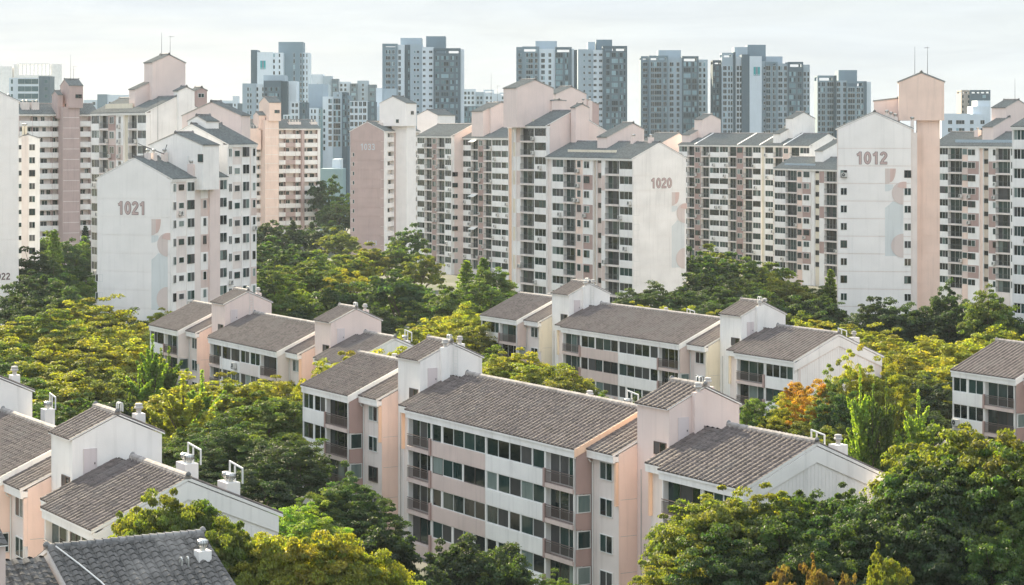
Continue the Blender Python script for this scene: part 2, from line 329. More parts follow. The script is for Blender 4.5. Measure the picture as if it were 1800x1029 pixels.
def gable_roof(parent, u0, u1, v0, vr, v1, z0, zr, z1, m='tile', detail=0.0, ov=0.0, th=0.16, verge=None, per=0.58, rm='ridge', tilename='roof_tiles', ridge=True):
    """roof (slab) > roof_tiles, ridge_cap; eave line at (v0, z0), ridge (vr, zr), back eave (v1, z1)"""
    Lx = u1 - u0 + 2 * ov
    b = MB(); b.prism([(v0, z0 - th), (v1, z1 - th), (v1, z1), (vr, zr), (v0, z0)], -ov, u1 - u0 + ov, 'concrete') if False else None
    b = MB(); vm = verge or 'concrete'
    b.prism([(v0, z0), (v0, z0 - th), (vr, zr - th), (vr, zr)], 0, Lx, vm); b.prism([(vr, zr), (vr, zr - th), (v1, z1 - th), (v1, z1)], 0, Lx, vm)
    ro = ob('roof', b.mesh('roof'), parent, (u0 - ov, 0, 0))
    ob(tilename, slope_mesh(Lx, vr - v0, zr - z0, m, per, detail), ro, (0, v0, z0 + 0.01), kind='stuff')
    back = slope_mesh(Lx, v1 - vr, zr - z1, m, per, 0.0)
    ob(tilename, back, ro, (Lx, v1, z1 + 0.01), math.pi, kind='stuff')
    if ridge: ob('ridge_cap', ridge_mesh(Lx, rm), ro, (0, vr, zr + 0.04))
    return ro
# ------------------------------------------------------------------ facade built bay by bay
def facade(rt, cols, fl, v0, dep, deep=False, zbot=0.0, wtop=2.40, sill=0.95, piers='white', rail='rail', acp=0.0, slabm='pink', railstep=0.13):
    """cols: (kind, u0, u1, opts). Kinds: w window strip over parapets, b balcony, p plain panel, c coloured panel per floor with a window,
    s plain panel with a small stair window per floor, k access corridor."""
    edges = set()
    nf = len(fl); fh = fl[1] - fl[0]; ztop = fl[-1] + wtop
    for kind, a, b_, o in cols:
        edges.add(round(a, 2)); edges.add(round(b_, 2))
        for k, f in enumerate(fl):
            zlo = zbot if k == 0 else f - (fh - wtop)
            if kind == 'w':
                c = o.get('c', 'white'); c = c[k % len(c)] if isinstance(c, (list, tuple)) else c
                boxpart('parapet', rt, a + 0.005, b_ - 0.005, v0, v0 + dep, zlo, f + sill, c)
                sp = o.get('n', [2]); tot = sum(sp); x = a + 0.04; W_ = b_ - a - 0.08
                fr = R.choice(['frame_white'] * 5 + ['frame_brown'])
                sp = list(sp)
                if deep and len(sp) > 1: R.shuffle(sp)
                for qi, q in enumerate(sp):
                    ww = W_ * q / tot; gp = R.choice([0.02, 0.16, 0.28]) if deep and qi < len(sp) - 1 else 0.02
                    window(rt, x + 0.01, v0 + 0.14, f + sill + 0.005, ww - gp, wtop - sill - 0.01, q, 0.0, deep, fr if R.random() < 0.8 else R.choice(['frame_white', 'frame_brown', 'frame_grey']))
                    if gp > 0.1: boxpart('window_pier', rt, x + ww - gp + 0.012, x + ww + 0.008, v0 + 0.06, v0 + 0.35, f + sill + 0.002, f + wtop - 0.004, 'white')
                    x += ww
                if deep and k and R.random() < 0.22: ob('air_conditioner', ac_mesh(), rt, (R.uniform(a + 0.3, b_ - 1.2), v0, f + R.uniform(0.0, 0.15)))
                if R.random() < acp: ob('air_conditioner', ac_mesh(), rt, (R.uniform(a, b_ - 0.9), v0, f + R.uniform(0.0, 0.1)))
            elif kind == 'b':
                boxpart('balcony_slab', rt, a + 0.005, b_ - 0.005, v0 - 0.12, v0 + dep, zlo, f + 0.03, o.get('c', slabm))
                window(rt, a + 0.03, v0 + dep - 0.12, f + 0.035, b_ - a - 0.06, wtop - 0.045, o.get('n', 3), 0.0, deep, R.choice(['frame_white'] * 3 + ['frame_brown']))
                if k or not deep: ob('railing', rail_mesh(b_ - a - 0.04, 1.05, rail, railstep), rt, (a + 0.02, v0 - 0.06, f + 0.03))
                if o.get('post') is not None:
                    ux = a - 0.16 if o['post'] < 0 else b_ - 0.10
                    boxpart('balcony_post', rt, ux, ux + 0.26, v0 - 0.16, v0 - 0.004, zlo - 0.02, f + 1.12, o.get('pc', 'mauve'))
                if R.random() < acp: ob('air_conditioner', ac_mesh(), rt, (a - 0.35 if R.random() < 0.5 else b_ - 0.5, v0 - 0.1, f + 0.1))
            elif kind == 'c':
                c = o['c'][k % len(o['c'])]
                boxpart('facade_panel', rt, a + 0.005, b_ - 0.005, v0 + o.get('in', 0.0), v0 + dep, zlo, f + wtop if k == nf - 1 else fl[k + 1] - (fh - wtop), c)
                if o.get('w'):
                    ww = min(o['w'], b_ - a - 0.15); uu = (a + b_ - ww) / 2 + o.get('du', 0)
                    window(rt, uu, v0 + o.get('in', 0.0) - 0.02, f + o.get('sill', 0.9), ww, o.get('h', 1.3), o.get('n', 2), 0.0, deep)
                    if R.random() < acp: ob('air_conditioner', ac_mesh(), rt, (uu, v0 + o.get('in', 0.0), f + 0.05))
            elif kind == 's':
                if o.get('w'): window(rt, (a + b_ - o['w']) / 2 + o.get('du', 0), v0 + o.get('in', 0.0) - 0.02, f + o.get('sill', 1.9), o['w'], o.get('h', 0.9), 1, 0.0, False, 'frame_brown', ('glass_dark',))
            elif kind == 'k':
                c = o.get('c', 'white'); c = c[k % len(c)] if isinstance(c, (list, tuple)) else c
                boxpart('parapet', rt, a + 0.005, b_ - 0.005, v0, v0 + 0.15, zlo, f + 1.1, c)
                boxpart('corridor_slab', rt, a + 0.005, b_ - 0.005, v0 + 0.16, v0 + dep, zlo, f, 'white')
                x = a + 0.2
                while x + 1.0 < b_:
                    ww = R.choice([1.0, 1.5, 1.8]); ww = min(ww, b_ - x - 0.1)
                    if R.random() < 0.8: window(rt, x, v0 + dep - 0.02, f + 0.9, ww, 1.3, 2)
                    x += ww + R.uniform(0.3, 0.9)
        if kind in 'ps' or kind == 'p':
            boxpart('facade_panel', rt, a + 0.005, b_ - 0.005, v0 + o.get('in', 0.0), v0 + dep, zbot, ztop, o.get('c', 'white'))
    if piers:
        es = sorted(edges)
        for e in es[1:-1]: boxpart('pier', rt, e - 0.05, e + 0.05, v0 + 0.02, v0 + dep - 0.02, zbot, ztop, piers)
        for e, s in ((es[0], 0), (es[-1], 1)): boxpart('pier', rt, e - (0.12 if s else 0.0), e + (0.0 if s else 0.12), v0 + 0.012, v0 + dep - 0.02, zbot, ztop, piers)

def chimney(rt, u, v, zb, zt, w=1.3, d=0.9, m='white', frame=True, vents=1, vk=0):
    boxpart('chimney_block', rt, u, u + w, v, v + d, zb, zt, m)
    for i in range(vents): ob('ventilator', vent_mesh(vk), rt, (u + w * (i + 0.5) / vents, v + d * 0.5, zt))
    if frame:
        b = MB(); t = 0.09; h0, h1 = 1.1, 0.9
        for x, h in ((0, h0), (w * 0.55, (h0 + h1) / 2 + 0.05), (w * 1.35, h1)): b.box(x, x + t, 0, t, 0, h, 'frame_white')
        b.prism([(0, h0), (t, h0), (t, h0 + t), (0, h0 + t)], 0, w * 1.35 + t, 'frame_white')
        vv = [list(p) for p in b.v]; n8 = len(vv)
        for i in range(n8 - 8, n8): vv[i][2] -= (h0 - h1) * vv[i][0] / (w * 1.35 + t)
        b.v = [tuple(p) for p in vv]
        ob('hoist_frame', b.mesh('hoist_frame'), rt, (u - 0.05, v - t - 0.02 + d, zt - 0.02))
def pipes(rt, u, v, z, h=1.0, m='frame_white'):
    b = MB()
    for dx in (0, 0.35):
        pts = [(dx, 0, 0), (dx, 0, h * 0.8)] + [(dx, 0.15 - 0.15 * math.cos(a), h * 0.8 + 0.15 * math.sin(a)) for a in (0.5, 1.0, 1.57, 2.1, 2.6)] + [(dx, 0.3, h * 0.8), (dx, 0.3, h * 0.35)]
        b.tube(pts, 0.05, m, 6)
    ob('vent_pipe', b.mesh('vent_pipe'), rt, (u, v, z))
def antenna(rt, u, v, z, h=5.0, yagi=True):
    b = MB(); b.tube([(0, 0, 0), (0, 0, h)], [0.05, 0.02], 'dark_metal', 5)
    if yagi:
        b.tube([(-0.1, 0, h * 0.96), (1.0, 0.3, h * 0.96)], 0.02, 'dark_metal', 4)
        for i in range(5): x = -0.1 + 0.24 * i; b.tube([(x - 0.12, 0.35 + 0.05 * i, h * 0.96), (x + 0.12, -0.35 + 0.08 * i, h * 0.96)], 0.014, 'dark_metal', 4)
        b.tube([(-0.5, 0.1, h * 0.72), (0.5, -0.1, h * 0.72)], 0.015, 'dark_metal', 4)
    ob('antenna', b.mesh('antenna'), rt, (u, v, z))
def ladder(rt, x, y, z0, z1, rz):
    b = MB()
    for s in (0, 0.45): b.tube([(s, 0, z0), (s, 0, z1), (s, 0.25, z1 + 0.35), (s, 0.5, z1)], 0.022, 'frame_white', 5)
    z = z0 + 0.3
    while z < z1: b.tube([(0, 0, z), (0.45, 0, z)], 0.016, 'frame_white', 4); z += 0.32
    ob('ladder', b.mesh('ladder'), rt, (x, y, 0), rz)

# ------------------------------------------------------------------ four-storey blocks with tiled gables
ZE, PIT, VR, VB = 12.12, 0.44, 6.0, 12.0
def rz_(v, low=0.0): return ZE + PIT * (v + 0.15) - low if v <= VR else ZE + PIT * (2 * VR + 0.15 - v) - low
def lowrise(name, label, org, theta, dz, secs, tile='tile', detail=0.46, end_gable=True, cols_paint=('white', 'pink', 'peach', 'mauve'), rm='ridge', deep=True, back=True):
    rt = root(name, label, 'apartment block', (org[0], org[1], dz), theta)
    wc, pc, ec, mc = cols_paint
    fl = [0.95 + 2.7 * k for k in range(4)]; dep = 0.6
    for s in secs:
        if s[0] == 'unit':
            _, a, b, cols, o = s
            m = MB(); m.prism([(dep, 0), (VB, 0), (VB, rz_(VB) - 0.25), (VR, rz_(VR) - 0.25), (dep, rz_(dep) - 0.25)], a, b, o.get('body', wc), o.get('end', mc))
            ob('wall', m.mesh('wall'), rt)
            if o.get('ribs'):      # ribbed recessed field on the free gable
                m = MB(); y = 0.9
                while y < VB - 0.9:
                    m.box(b + 0.005, b + 0.018, y, y + 0.28, 0.0, min(rz_(y), rz_(y + 0.27)) - 1.35, wc); y += 0.31
                ob('ribbed_cladding', m.mesh('ribbed_cladding'), rt, kind='stuff')
                m = MB()
                m.prism([(-0.02, rz_(0) - 0.32), (-0.02, rz_(0) - 1.15), (VR, rz_(VR) - 1.35), (VR, rz_(VR) - 0.30)], b + 0.006, b + 0.09, wc)
                m.prism([(VR, rz_(VR) - 0.30), (VR, rz_(VR) - 1.35), (VB, rz_(VB) - 1.25), (VB, rz_(VB) - 0.32)], b + 0.006, b + 0.09, wc)
                ob('gable_band', m.mesh('gable_band'), rt)
            gable_roof(rt, a, b, -0.15, VR, VB + 0.3, ZE, rz_(VR), rz_(VB + 0.3), tile, detail, 0.08, 0.2, o.get('verge', wc), rm=rm)
            boxpart('fascia', rt, a - 0.05, b + 0.05, -0.06, 0.2, 11.44, 11.96, wc)
            boxpart('soffit', rt, a, b, 0.205, dep + 0.1, 11.36, 11.9, wc)
            if o.get('band', True):
                for ux in (b + 0.081,) + ((a - 0.14,) if o.get('lband') else ()):
                    m = MB(); m.prism([(-0.17, ZE - 0.6), (VR, rz_(VR) - 0.62), (VR, rz_(VR) + 0.03), (-0.17, ZE + 0.0)], ux, ux + 0.06, o.get('bandc', wc)); ob('verge_band', m.mesh('verge_band'), rt)
            facade(rt, cols, fl, 0.0, dep, deep, piers=wc)
            if o.get('sidewin', True):      # flank strip of the recess: panel and window by turns
                for k in range(4):
                    boxpart('flank_panel', rt, b + 0.004, b + 0.07, 0.0, 1.39, 0.0 if k == 0 else fl[k] - 0.30, fl[k] + 0.95 if k < 3 else 11.9, mc)
                    if k < 3:
                        window(rt, b + 0.05, 0.12, fl[k] + 0.98, 1.15, 1.35, 1, math.pi / 2, deep, 'frame_white', (R.choice(['glass_teal', 'glass_pale']),))
                boxpart('flank_panel', rt, b + 0.004, b + 0.07, 0.0, 1.39, fl[2] + 2.40, fl[3] + 0.90, mc) if False else None
        else:
            _, a, b, o = s
            sw, tw = o.get('sw', 3.8), o.get('tw', 4.3)
            low = 0.45; e0 = 0.85; z0 = rz_(e0, low)
            fin = o.get('fin', ec)
            for (p, q, lr) in ((a + 0.09, a + sw, 1), (a + sw + tw, b - 0.09, -1)):
                m = MB(); m.prism([(1.4, 0), (10.6, 0), (10.6, rz_(10.6, low) - 0.25), (VR, rz_(VR, low) - 0.25), (1.4, rz_(1.4, low) - 0.25)], p, q, o.get('strip', 'blush'), ec); ob('wall', m.mesh('wall'), rt)
                gable_roof(rt, p, q, e0, VR, 11.4, z0, rz_(VR, low), rz_(11.4, low), tile, detail, 0.0, 0.16, wc, rm=rm, ridge=False)
                boxpart('fascia', rt, p, q, e0 + 0.05, e0 + 0.25, z0 - 0.62, z0 - 0.10, wc)
                boxpart('soffit', rt, p, q, e0 + 0.255, 1.39, z0 - 0.55, z0 - 0.16, wc)
                uu = q - 0.22 if lr > 0 else p
                m = MB(); m.prism([(e0 + 0.27, 8.3), (1.39, 8.3), (1.39, z0 - 0.56), (e0 + 0.27, z0 - 0.64)], uu + 0.01, uu + 0.21, fin); ob('fin_wall', m.mesh('fin_wall'), rt)
                for k in range(4):
                    if lr > 0: window(rt, p + (q - p) * 0.32, 1.36, fl[k] + 0.95, 1.75, 1.35, 2, 0, deep)
                    else: window(rt, q - 0.75, 1.36, fl[k] + 0.8, 0.6, 1.5, 1, 0, deep, 'frame_brown', ('glass_dark',))
                for k in (1, 2, 3):
                    if lr > 0: boxpart('wall_joint', rt, q + 0.001, q + 0.012, 1.55, 2.98, fl[k] - 0.32, fl[k] - 0.29, 'concrete')
            if deep:      # rainwater elbow under the recess eave and its downpipe
                q = MB(); q.tube([(a + 0.25, 1.0, z0 - 0.75), (a + 0.25, 1.15, z0 - 0.95), (a + 0.25, 1.33, z0 - 1.0), (a + 0.25, 1.33, 0.2)], 0.055, 'frame_white', 6); ob('drain_pipe', q.mesh('drain_pipe'), rt)
                q = MB(); q.tube([(t_, 2.97, 11.0) if i_ == 0 else (t_, 2.97, 0.3) for i_ in (0, 1) for t_ in (a + sw + 0.6,)], 0.05, 'concrete', 6); ob('drain_pipe', q.mesh('drain_pipe'), rt)
            # stair tower
            t0, t1 = a + sw + 0.03, a + sw + tw - 0.03; tv0, tv1 = 3.0, 9.2; zt = 15.75; tr = (tv0 + tv1) / 2; zr = zt + 0.45 * (tr - tv0)
            tm = o.get('tower', 'white')
            m = MB(); m.prism([(tv0, 0), (tv1, 0), (tv1, zt), (tr, zr), (tv0, zt)], t0, t1, tm, tm); ob('stair_tower', m.mesh('stair_tower'), rt)
            gable_roof(rt, t0, t1, tv0 - 0.2, tr, tv1 + 0.2, zt + 0.08, zr + 0.18, zt + 0.08, tile, detail, 0.05, 0.10, wc, rm=rm)
            window(rt, t1 - 1.95, tv0 - 0.03, 12.35, 1.6, 0.95, 2, 0, deep, 'frame_brown', ('glass_grey', 'glass_dark'))
            dr = boxpart('door', rt, t1 + 0.003, t1 + 0.06, tv0 + 0.75, tv0 + 1.68, 13.25, 15.15, 'door')
            boxpart('handle', dr, 0.06, 0.10, 0.74, 0.80, 0.85, 0.98, 'dark_metal')
            if o.get('pillar', True):
                boxpart('flue', rt, t1 + 0.003, t1 + 0.42, tv0 + 1.95, tv0 + 2.75, 11.5, zr - 0.2, tm); ob('ventilator', vent_mesh(1), rt, (t1 + 0.21, tv0 + 2.35, zr - 0.2))
            if o.get('ladder', True): ladder(rt, t1 + 0.12, tv0 + 3.25, 13.2, zr - 0.1, math.pi / 2)
            chimney(rt, t0 + 0.2, tv1 - 0.6, zt - 0.6, zt + 1.0, 0.7, 0.7, tm, False, 1, 1)
            pipes(rt, t0 + tw * 0.5, tr + 0.7, zr - 0.3, 1.0)
    return rt

def ux(org, theta, v=0.0):       # photograph column -> u on the vertical plane at depth v of a building
    th = math.radians(theta); d = (math.sin(th), math.cos(th)); n = (-d[1], d[0])
    P = (org[0] + n[0] * v, org[1] + n[1] * v)
    def f(x):
        k = (x - 900.0) / F
        return (k * P[1] - P[0]) / (d[0] - k * d[1])
    return f

def unit_cols(a, b, kind, flip=False):
    """bay layouts of one flat, proportions read off the photograph"""
    L = b - a
    if kind == 'pair':           # two mirrored flats between two stairs
        h = L / 2
        q = [('b', a + 0.25, a + 4.45, {'n': 3, 'post': 1}), ('w', a + 4.6, a + h - 0.05, {'n': [2, 2, 1] if L > 24 else [2, 2], 'c': ['pink', 'pink', 'pink', 'pink']}),
             ('w', a + h + 0.05, b - 4.6, {'n': [1, 2, 2] if L > 24 else [3], 'c': 'white'}), ('b', b - 4.45, b - 0.25, {'n': 3, 'post': -1})]
    elif kind == 'left':         # window then balcony
        q = [('w', a + 0.1, a + L * 0.50, {'n': [2, 2], 'c': 'white'}), ('b', a + L * 0.52, b - 0.25, {'n': 3, 'post': -1})]
    else:                        # balcony then window
        q = [('b', a + 0.3, a + L * 0.50, {'n': 3, 'post': 1}), ('w', a + L * 0.52, b - 0.1, {'n': [2, 2], 'c': 'white'})]
    return q
# ------------------------------------------------------------------ ground
g = MB(); S = 9000.0
g.face([(-S, -200, 0), (S, -200, 0), (S, 12000, 0), (-S, 12000, 0)], 'ground')
ob('ground', g.mesh('ground'), kind='structure')

# ------------------------------------------------------------------ low blocks
TH = 150.2
A0 = (4.76 - 0.497 * 49.15, 168 + 0.868 * 49.15)
A = lowrise('low_rise_block', 'large four-storey pink and white tiled block in the centre foreground', A0, TH, 0,
    [('unit', 0, 10.1, unit_cols(0, 10.1, 'left'), {'bandc': 'white'}),
     ('core', 10.1, 21.4, {'tower': 'white', 'fin': 'orange'}),
     ('unit', 21.4, 49.15, unit_cols(21.4, 49.15, 'pair'), {'bandc': 'orange'}),
     ('core', 49.15, 60.5, {'tower': 'rose', 'ladder': False, 'fin': 'orange'}),
     ('unit', 60.5, 70.6, unit_cols(60.5, 70.6, 'right'), {'end': 'white', 'ribs': True, 'sidewin': False, 'band': False})])
ob('ventilator', vent_mesh(1), A, (6.3, 6.5, 14.6)); ob('ventilator', vent_mesh(1), A, (40.5, 6.6, 14.6))
chimney(A, 42.2, 8.3, 12.5, 14.2, 1.2, 0.8, 'blush', True, 1); chimney(A, 66.5, 8.0, 12.5, 13.9, 1.1, 0.8, 'white', True, 2, 0); chimney(A, 68.6, 8.6, 12.0, 14.3, 1.0, 0.9, 'white', False, 1, 1)

pB = px(987, 575, z=11.12); oB = (pB.x - 0.497 * 21.0, pB.y + 0.868 * 21.0)
B = lowrise('low_rise_block', 'four-storey white tiled block standing behind the large foreground block', oB, TH, -1.0,
    [('unit', 0, 9.8, unit_cols(0, 9.8, 'left'), {}), ('core', 9.8, 21.0, {'tower': 'white', 'fin': 'cream'}),
     ('unit', 21.0, 47.6, unit_cols(21.0, 47.6, 'pair'), {}), ('core', 47.6, 58.6, {'tower': 'white', 'fin': 'cream', 'ladder': False}),
     ('unit', 58.6, 69.5, unit_cols(58.6, 69.5, 'right'), {'end': 'blush', 'ribs': True, 'sidewin': False, 'band': False})], detail=0.0, cols_paint=('white', 'pink', 'cream', 'pink'))
ob('ventilator', vent_mesh(1), B, (7.0, 6.5, 14.6)); chimney(B, 66.0, 8.0, 12.5, 13.9, 1.1, 0.8, 'white', True, 1); chimney(B, 68.0, 8.6, 12.0, 14.2, 0.9, 0.8, 'white', False, 1, 1)
ob('ventilator', vent_mesh(1), B, (35.0, 6.5, 14.6)); chimney(B, 36.3, 8.0, 12.5, 14.0, 1.2, 0.8, 'white', True, 1)

pC = px(263, 571.5, z=11.12)
C_ = lowrise('low_rise_block', 'four-storey blush block with a weathered grey-brown roof below the 1021 tower', (pC.x, pC.y), TH, -1.0,
    [('unit', 0, 10.0, unit_cols(0, 10.0, 'left'), {'end': 'blush'}), ('core', 10.0, 19.9, {'tower': 'rose', 'pillar': False, 'sw': 3.4, 'tw': 4.2}),
     ('unit', 19.9, 40.2, [('b', 20.2, 23.8, {'n': 2, 'post': 1, 'pc': 'white'}), ('w', 23.95, 29.3, {'n': [2, 2], 'c': 'white'}), ('w', 29.4, 35.2, {'n': [2, 2], 'c': 'blush'}), ('b', 35.4, 40.0, {'n': 3, 'post': -1, 'pc': 'white'})], {}),
     ('core', 40.2, 50.4, {'tower': 'rose', 'pillar': False, 'ladder': False, 'sw': 3.4, 'tw': 4.2, 'fin': 'orange'}),
     ('unit', 50.4, 57.4, unit_cols(50.4, 57.4, 'right'), {'end': 'white', 'ribs': True, 'sidewin': False, 'band': False})], detail=0.0, cols_paint=('white', 'blush', 'peach', 'blush'))
chimney(C_, 52.5, 9.0, 12.0, 14.0, 1.2, 0.8, 'white', True, 1)

oD = (-29.7 - 0.497 * 40.0, 142.3 + 0.868 * 40.0)
D = lowrise('low_rise_block', 'white gabled low block with portal frames on its chimneys at the lower left', oD, TH, 0,
    [('core', 1.0, 12.1, {'tower': 'white', 'pillar': False, 'ladder': False}), ('unit', 12.1, 28.7, unit_cols(12.1, 28.7, 'pair'), {'bandc': 'white'}),
     ('core', 28.7, 40.0, {'tower': 'white', 'pillar': False, 'ladder': False}),
     ('unit', 40.0, 49.5, unit_cols(40.0, 49.5, 'right'), {'end': 'white', 'ribs': True, 'sidewin': False, 'band': False})], cols_paint=('white', 'pink', 'peach', 'peach'))
chimney(D, 42.4, 8.0, 12.2, 14.75, 1.6, 0.9, 'white', True, 2); chimney(D, 47.4, 8.8, 11.8, 14.15, 1.5, 0.9, 'white', True, 2); chimney(D, 10.2, 9.5, 13.0, 14.6, 1.0, 0.8, 'white', True, 1)

oE = (-20.5, 108.6)
E = lowrise('low_rise_block', 'grey barrel-tiled roof of the nearest low block cut by the lower left corner', oE, 60.0, 0,
    [('core', -11.2, -0.1, {'tower': 'pink', 'pillar': False, 'ladder': False}), ('unit', 0, 8.3, unit_cols(0, 8.3, 'right'), {'end': 'white', 'sidewin': False, 'band': False})], tile='tile_grey', detail=0.46, rm='ridge_dark')
chimney(E, 7.2, 3.6, 12.6, 14.35, 0.7, 0.7, 'white', False, 1); chimney(E, 3.2, 1.0, 12.0, 13.2, 1.0, 0.8, 'concrete', False, 0); pipes(E, 6.2, 3.4, 13.3, 0.9, 'metal'); pipes(E, 4.4, 0.9, 12.3, 0.9, 'metal')
b = MB(); b.tube([(0.3, 5.7, 14.95), (1.0, 4.2, 14.25), (1.6, 2.6, 13.55), (2.1, 0.4, 12.6), (2.2, -0.2, 12.3)], 0.04, 'frame_white', 5); ob('cable', b.mesh('cable'), E)

pF = px(1673, 650, z=11.65)
Fb = lowrise('low_rise_block', 'four-storey low block with sliding balcony doors cut by the right edge above the trees', (pF.x, pF.y), 151.0, -0.5,
    [('unit', 0, 9.6, unit_cols(0, 9.6, 'left'), {'end': 'pink'}), ('core', 9.6, 20.9, {'tower': 'rose'}), ('unit', 20.9, 31, unit_cols(20.9, 31, 'right'), {'end': 'white', 'sidewin': False, 'band': False})], detail=0.0)
ob('ventilator', vent_mesh(1), Fb, (5.0, 6.4, 14.6))
pG = px(1700, 880, z=12.1)
G = lowrise('low_rise_block', 'ribbed gable wall of a low block glimpsed behind the big trees at the lower right', (pG.x - 0.497 * 9.5, pG.y + 0.868 * 9.5), TH, -0.6,
    [('unit', 0, 9.5, unit_cols(0, 9.5, 'right'), {'end': 'blush', 'ribs': True, 'sidewin': False, 'band': False})], detail=0.0)

# single tiles on the nearest roof: the 300 that show largest lie loose over the tiled field as parts of the roof
def big_tiles():
    ro = [c for c in E.children if c.name.startswith('roof') and abs(c.location.x + 0.08) < 0.02][0]
    per, row = (8.3 + 0.16) / round((8.3 + 0.16) / 0.58), 0.46
    run = VR + 0.15; rise = rz_(VR) - ZE; ss = math.hypot(run, rise); nr = int(round(ss / row)); rl = ss / nr
    ca, sa = run / ss, rise / ss
    b = MB(); prof = [(-0.02, 0.0), (0.14, 0.68), (0.32, 1.02), (0.50, 0.72), (0.68, 0.0)]
    vs_ = []
    for t, lift in ((-0.04, 0.05), (rl + 0.01, 0.012)):
        for fx, fh in prof: vs_.append((fx * per, t, fh * 0.104 + lift))
    base = len(b.v); b.v += [(x, t * ca - h * sa, t * sa + h * ca) for x, t, h in vs_]
    for i in range(4): b.f.append((base + i, base + i + 1, base + 6 + i, base + 5 + i)); b.m.append(b.mi('tile_grey'))
    e = len(b.v); b.v += [(x, t * ca - (h - 0.035) * sa, t * sa + (h - 0.035) * ca) for x, t, h in vs_[:5]]
    for i in range(4): b.f.append((e + i, e + i + 1, base + i + 1, base + i)); b.m.append(b.mi('tile_grey'))
    me = b.mesh('tile'); k = int(round((8.3 + 0.16) / per)); cnt = 0
    for j in range(0, 15):
        for i in range(k):
            if cnt >= 300: return
            t = j * rl; h = 0.012
            ob('tile', me, ro, (i * per, -0.15 + t * ca - h * sa, ZE + 0.01 + t * sa + h * ca)); cnt += 1
big_tiles()
# ------------------------------------------------------------------ tall slab blocks
FH = 2.7
def floors(ze, zmin=0.3):
    f = ze - 0.55 - 2.40; r = []
    while f > zmin: r.append(f); f -= FH
    return r[::-1]
def hblock(rt, u0, u1, v0, v1, ze, front='white', end='white', cols=None, vr=None, slope=0.48, dep=0.8, tile='tile_slate', piers='white', acp=0.12, verge='white', slabm='blush', z0=0.0, railstep=0.3):
    vr = (v0 + v1) / 2 if vr is None else vr; zr = ze + slope * (vr - v0); zb = zr - slope * (v1 - vr)
    d = dep if cols else 0.0
    m = MB(); m.prism([(v0 + d, z0), (v1, z0), (v1, zb - 0.2), (vr, zr - 0.2), (v0 + d, ze - 0.2 + slope * d)], u0, u1, front, end); ob('wall', m.mesh('wall'), rt)
    gable_roof(rt, u0, u1, v0 - 0.25, vr, v1 + 0.25, ze - 0.12, zr, zb - 0.12, tile, 0.0, 0.05, 0.16, verge, per=0.5, rm='ridge_dark')
    fl = floors(ze)
    if cols:
        boxpart('fascia', rt, u0 - 0.04, u1 + 0.04, v0 - 0.15, v0 + 0.2, ze - 0.55, ze - 0.20, 'white')
        boxpart('soffit', rt, u0, u1, v0 + 0.205, v0 + d + 0.1, ze - 0.54, ze - 0.15, 'white')
        facade(rt, cols, fl, v0, d, False, z0, piers=piers, acp=acp, slabm=slabm, railstep=railstep, rail='rail_dark')
    return fl, zr
def gbox(rt, u0, u1, v0, v1, z0, ze, m='rose', vr=None, slope=0.45, tile='tile_slate', name='stair_tower'):
    vr = (v0 + v1) / 2 if vr is None else vr; zr = ze + slope * (vr - v0); zb = zr - slope * (v1 - vr)
    b = MB(); b.prism([(v0, z0), (v1, z0), (v1, zb), (vr, zr), (v0, ze)], u0, u1, m, m); ob(name, b.mesh(name), rt)
    gable_roof(rt, u0, u1, v0 - 0.15, vr, v1 + 0.15, ze + 0.05, zr + 0.14, zb + 0.05, tile, 0.0, 0.08, 0.08, 'concrete', per=0.5, rm='ridge_dark')
    return zr
def vx(org, theta, u):          # photograph column -> v on the plane at u
    th = math.radians(theta); d = (math.sin(th), math.cos(th)); n = (-d[1], d[0]); P = (org[0] + d[0] * u, org[1] + d[1] * u)
    return lambda x: (((x - 900.0) / F) * P[1] - P[0]) / (n[0] - ((x - 900.0) / F) * n[1])
def zat(org, theta, u, v, y):
    th = math.radians(theta); d = (math.sin(th), math.cos(th)); n = (-d[1], d[0]); Y = org[1] + d[1] * u + n[1] * v
    return CH - (y - YH) * Y / F
def plate(rt, pts, side, sgn, vref, m, lift=0.03, name='mural_panel', th=0.02):
    """thin painted plate on a gable; pts (s, z), s runs to the left from vref as one faces the wall"""
    b = MB(); y = [(vref - sgn * s, z) for s, z in pts]
    a, c = sorted((side + sgn * lift, side + sgn * (lift + th))); b.prism(y, a, c, m); ob(name, b.mesh(name), rt)
def arc(cx, cz, r, a0, a1, n=14): return [(cx + r * math.cos(math.radians(a0 + (a1 - a0) * i / n)), cz + r * math.sin(math.radians(a0 + (a1 - a0) * i / n))) for i in range(n + 1)]
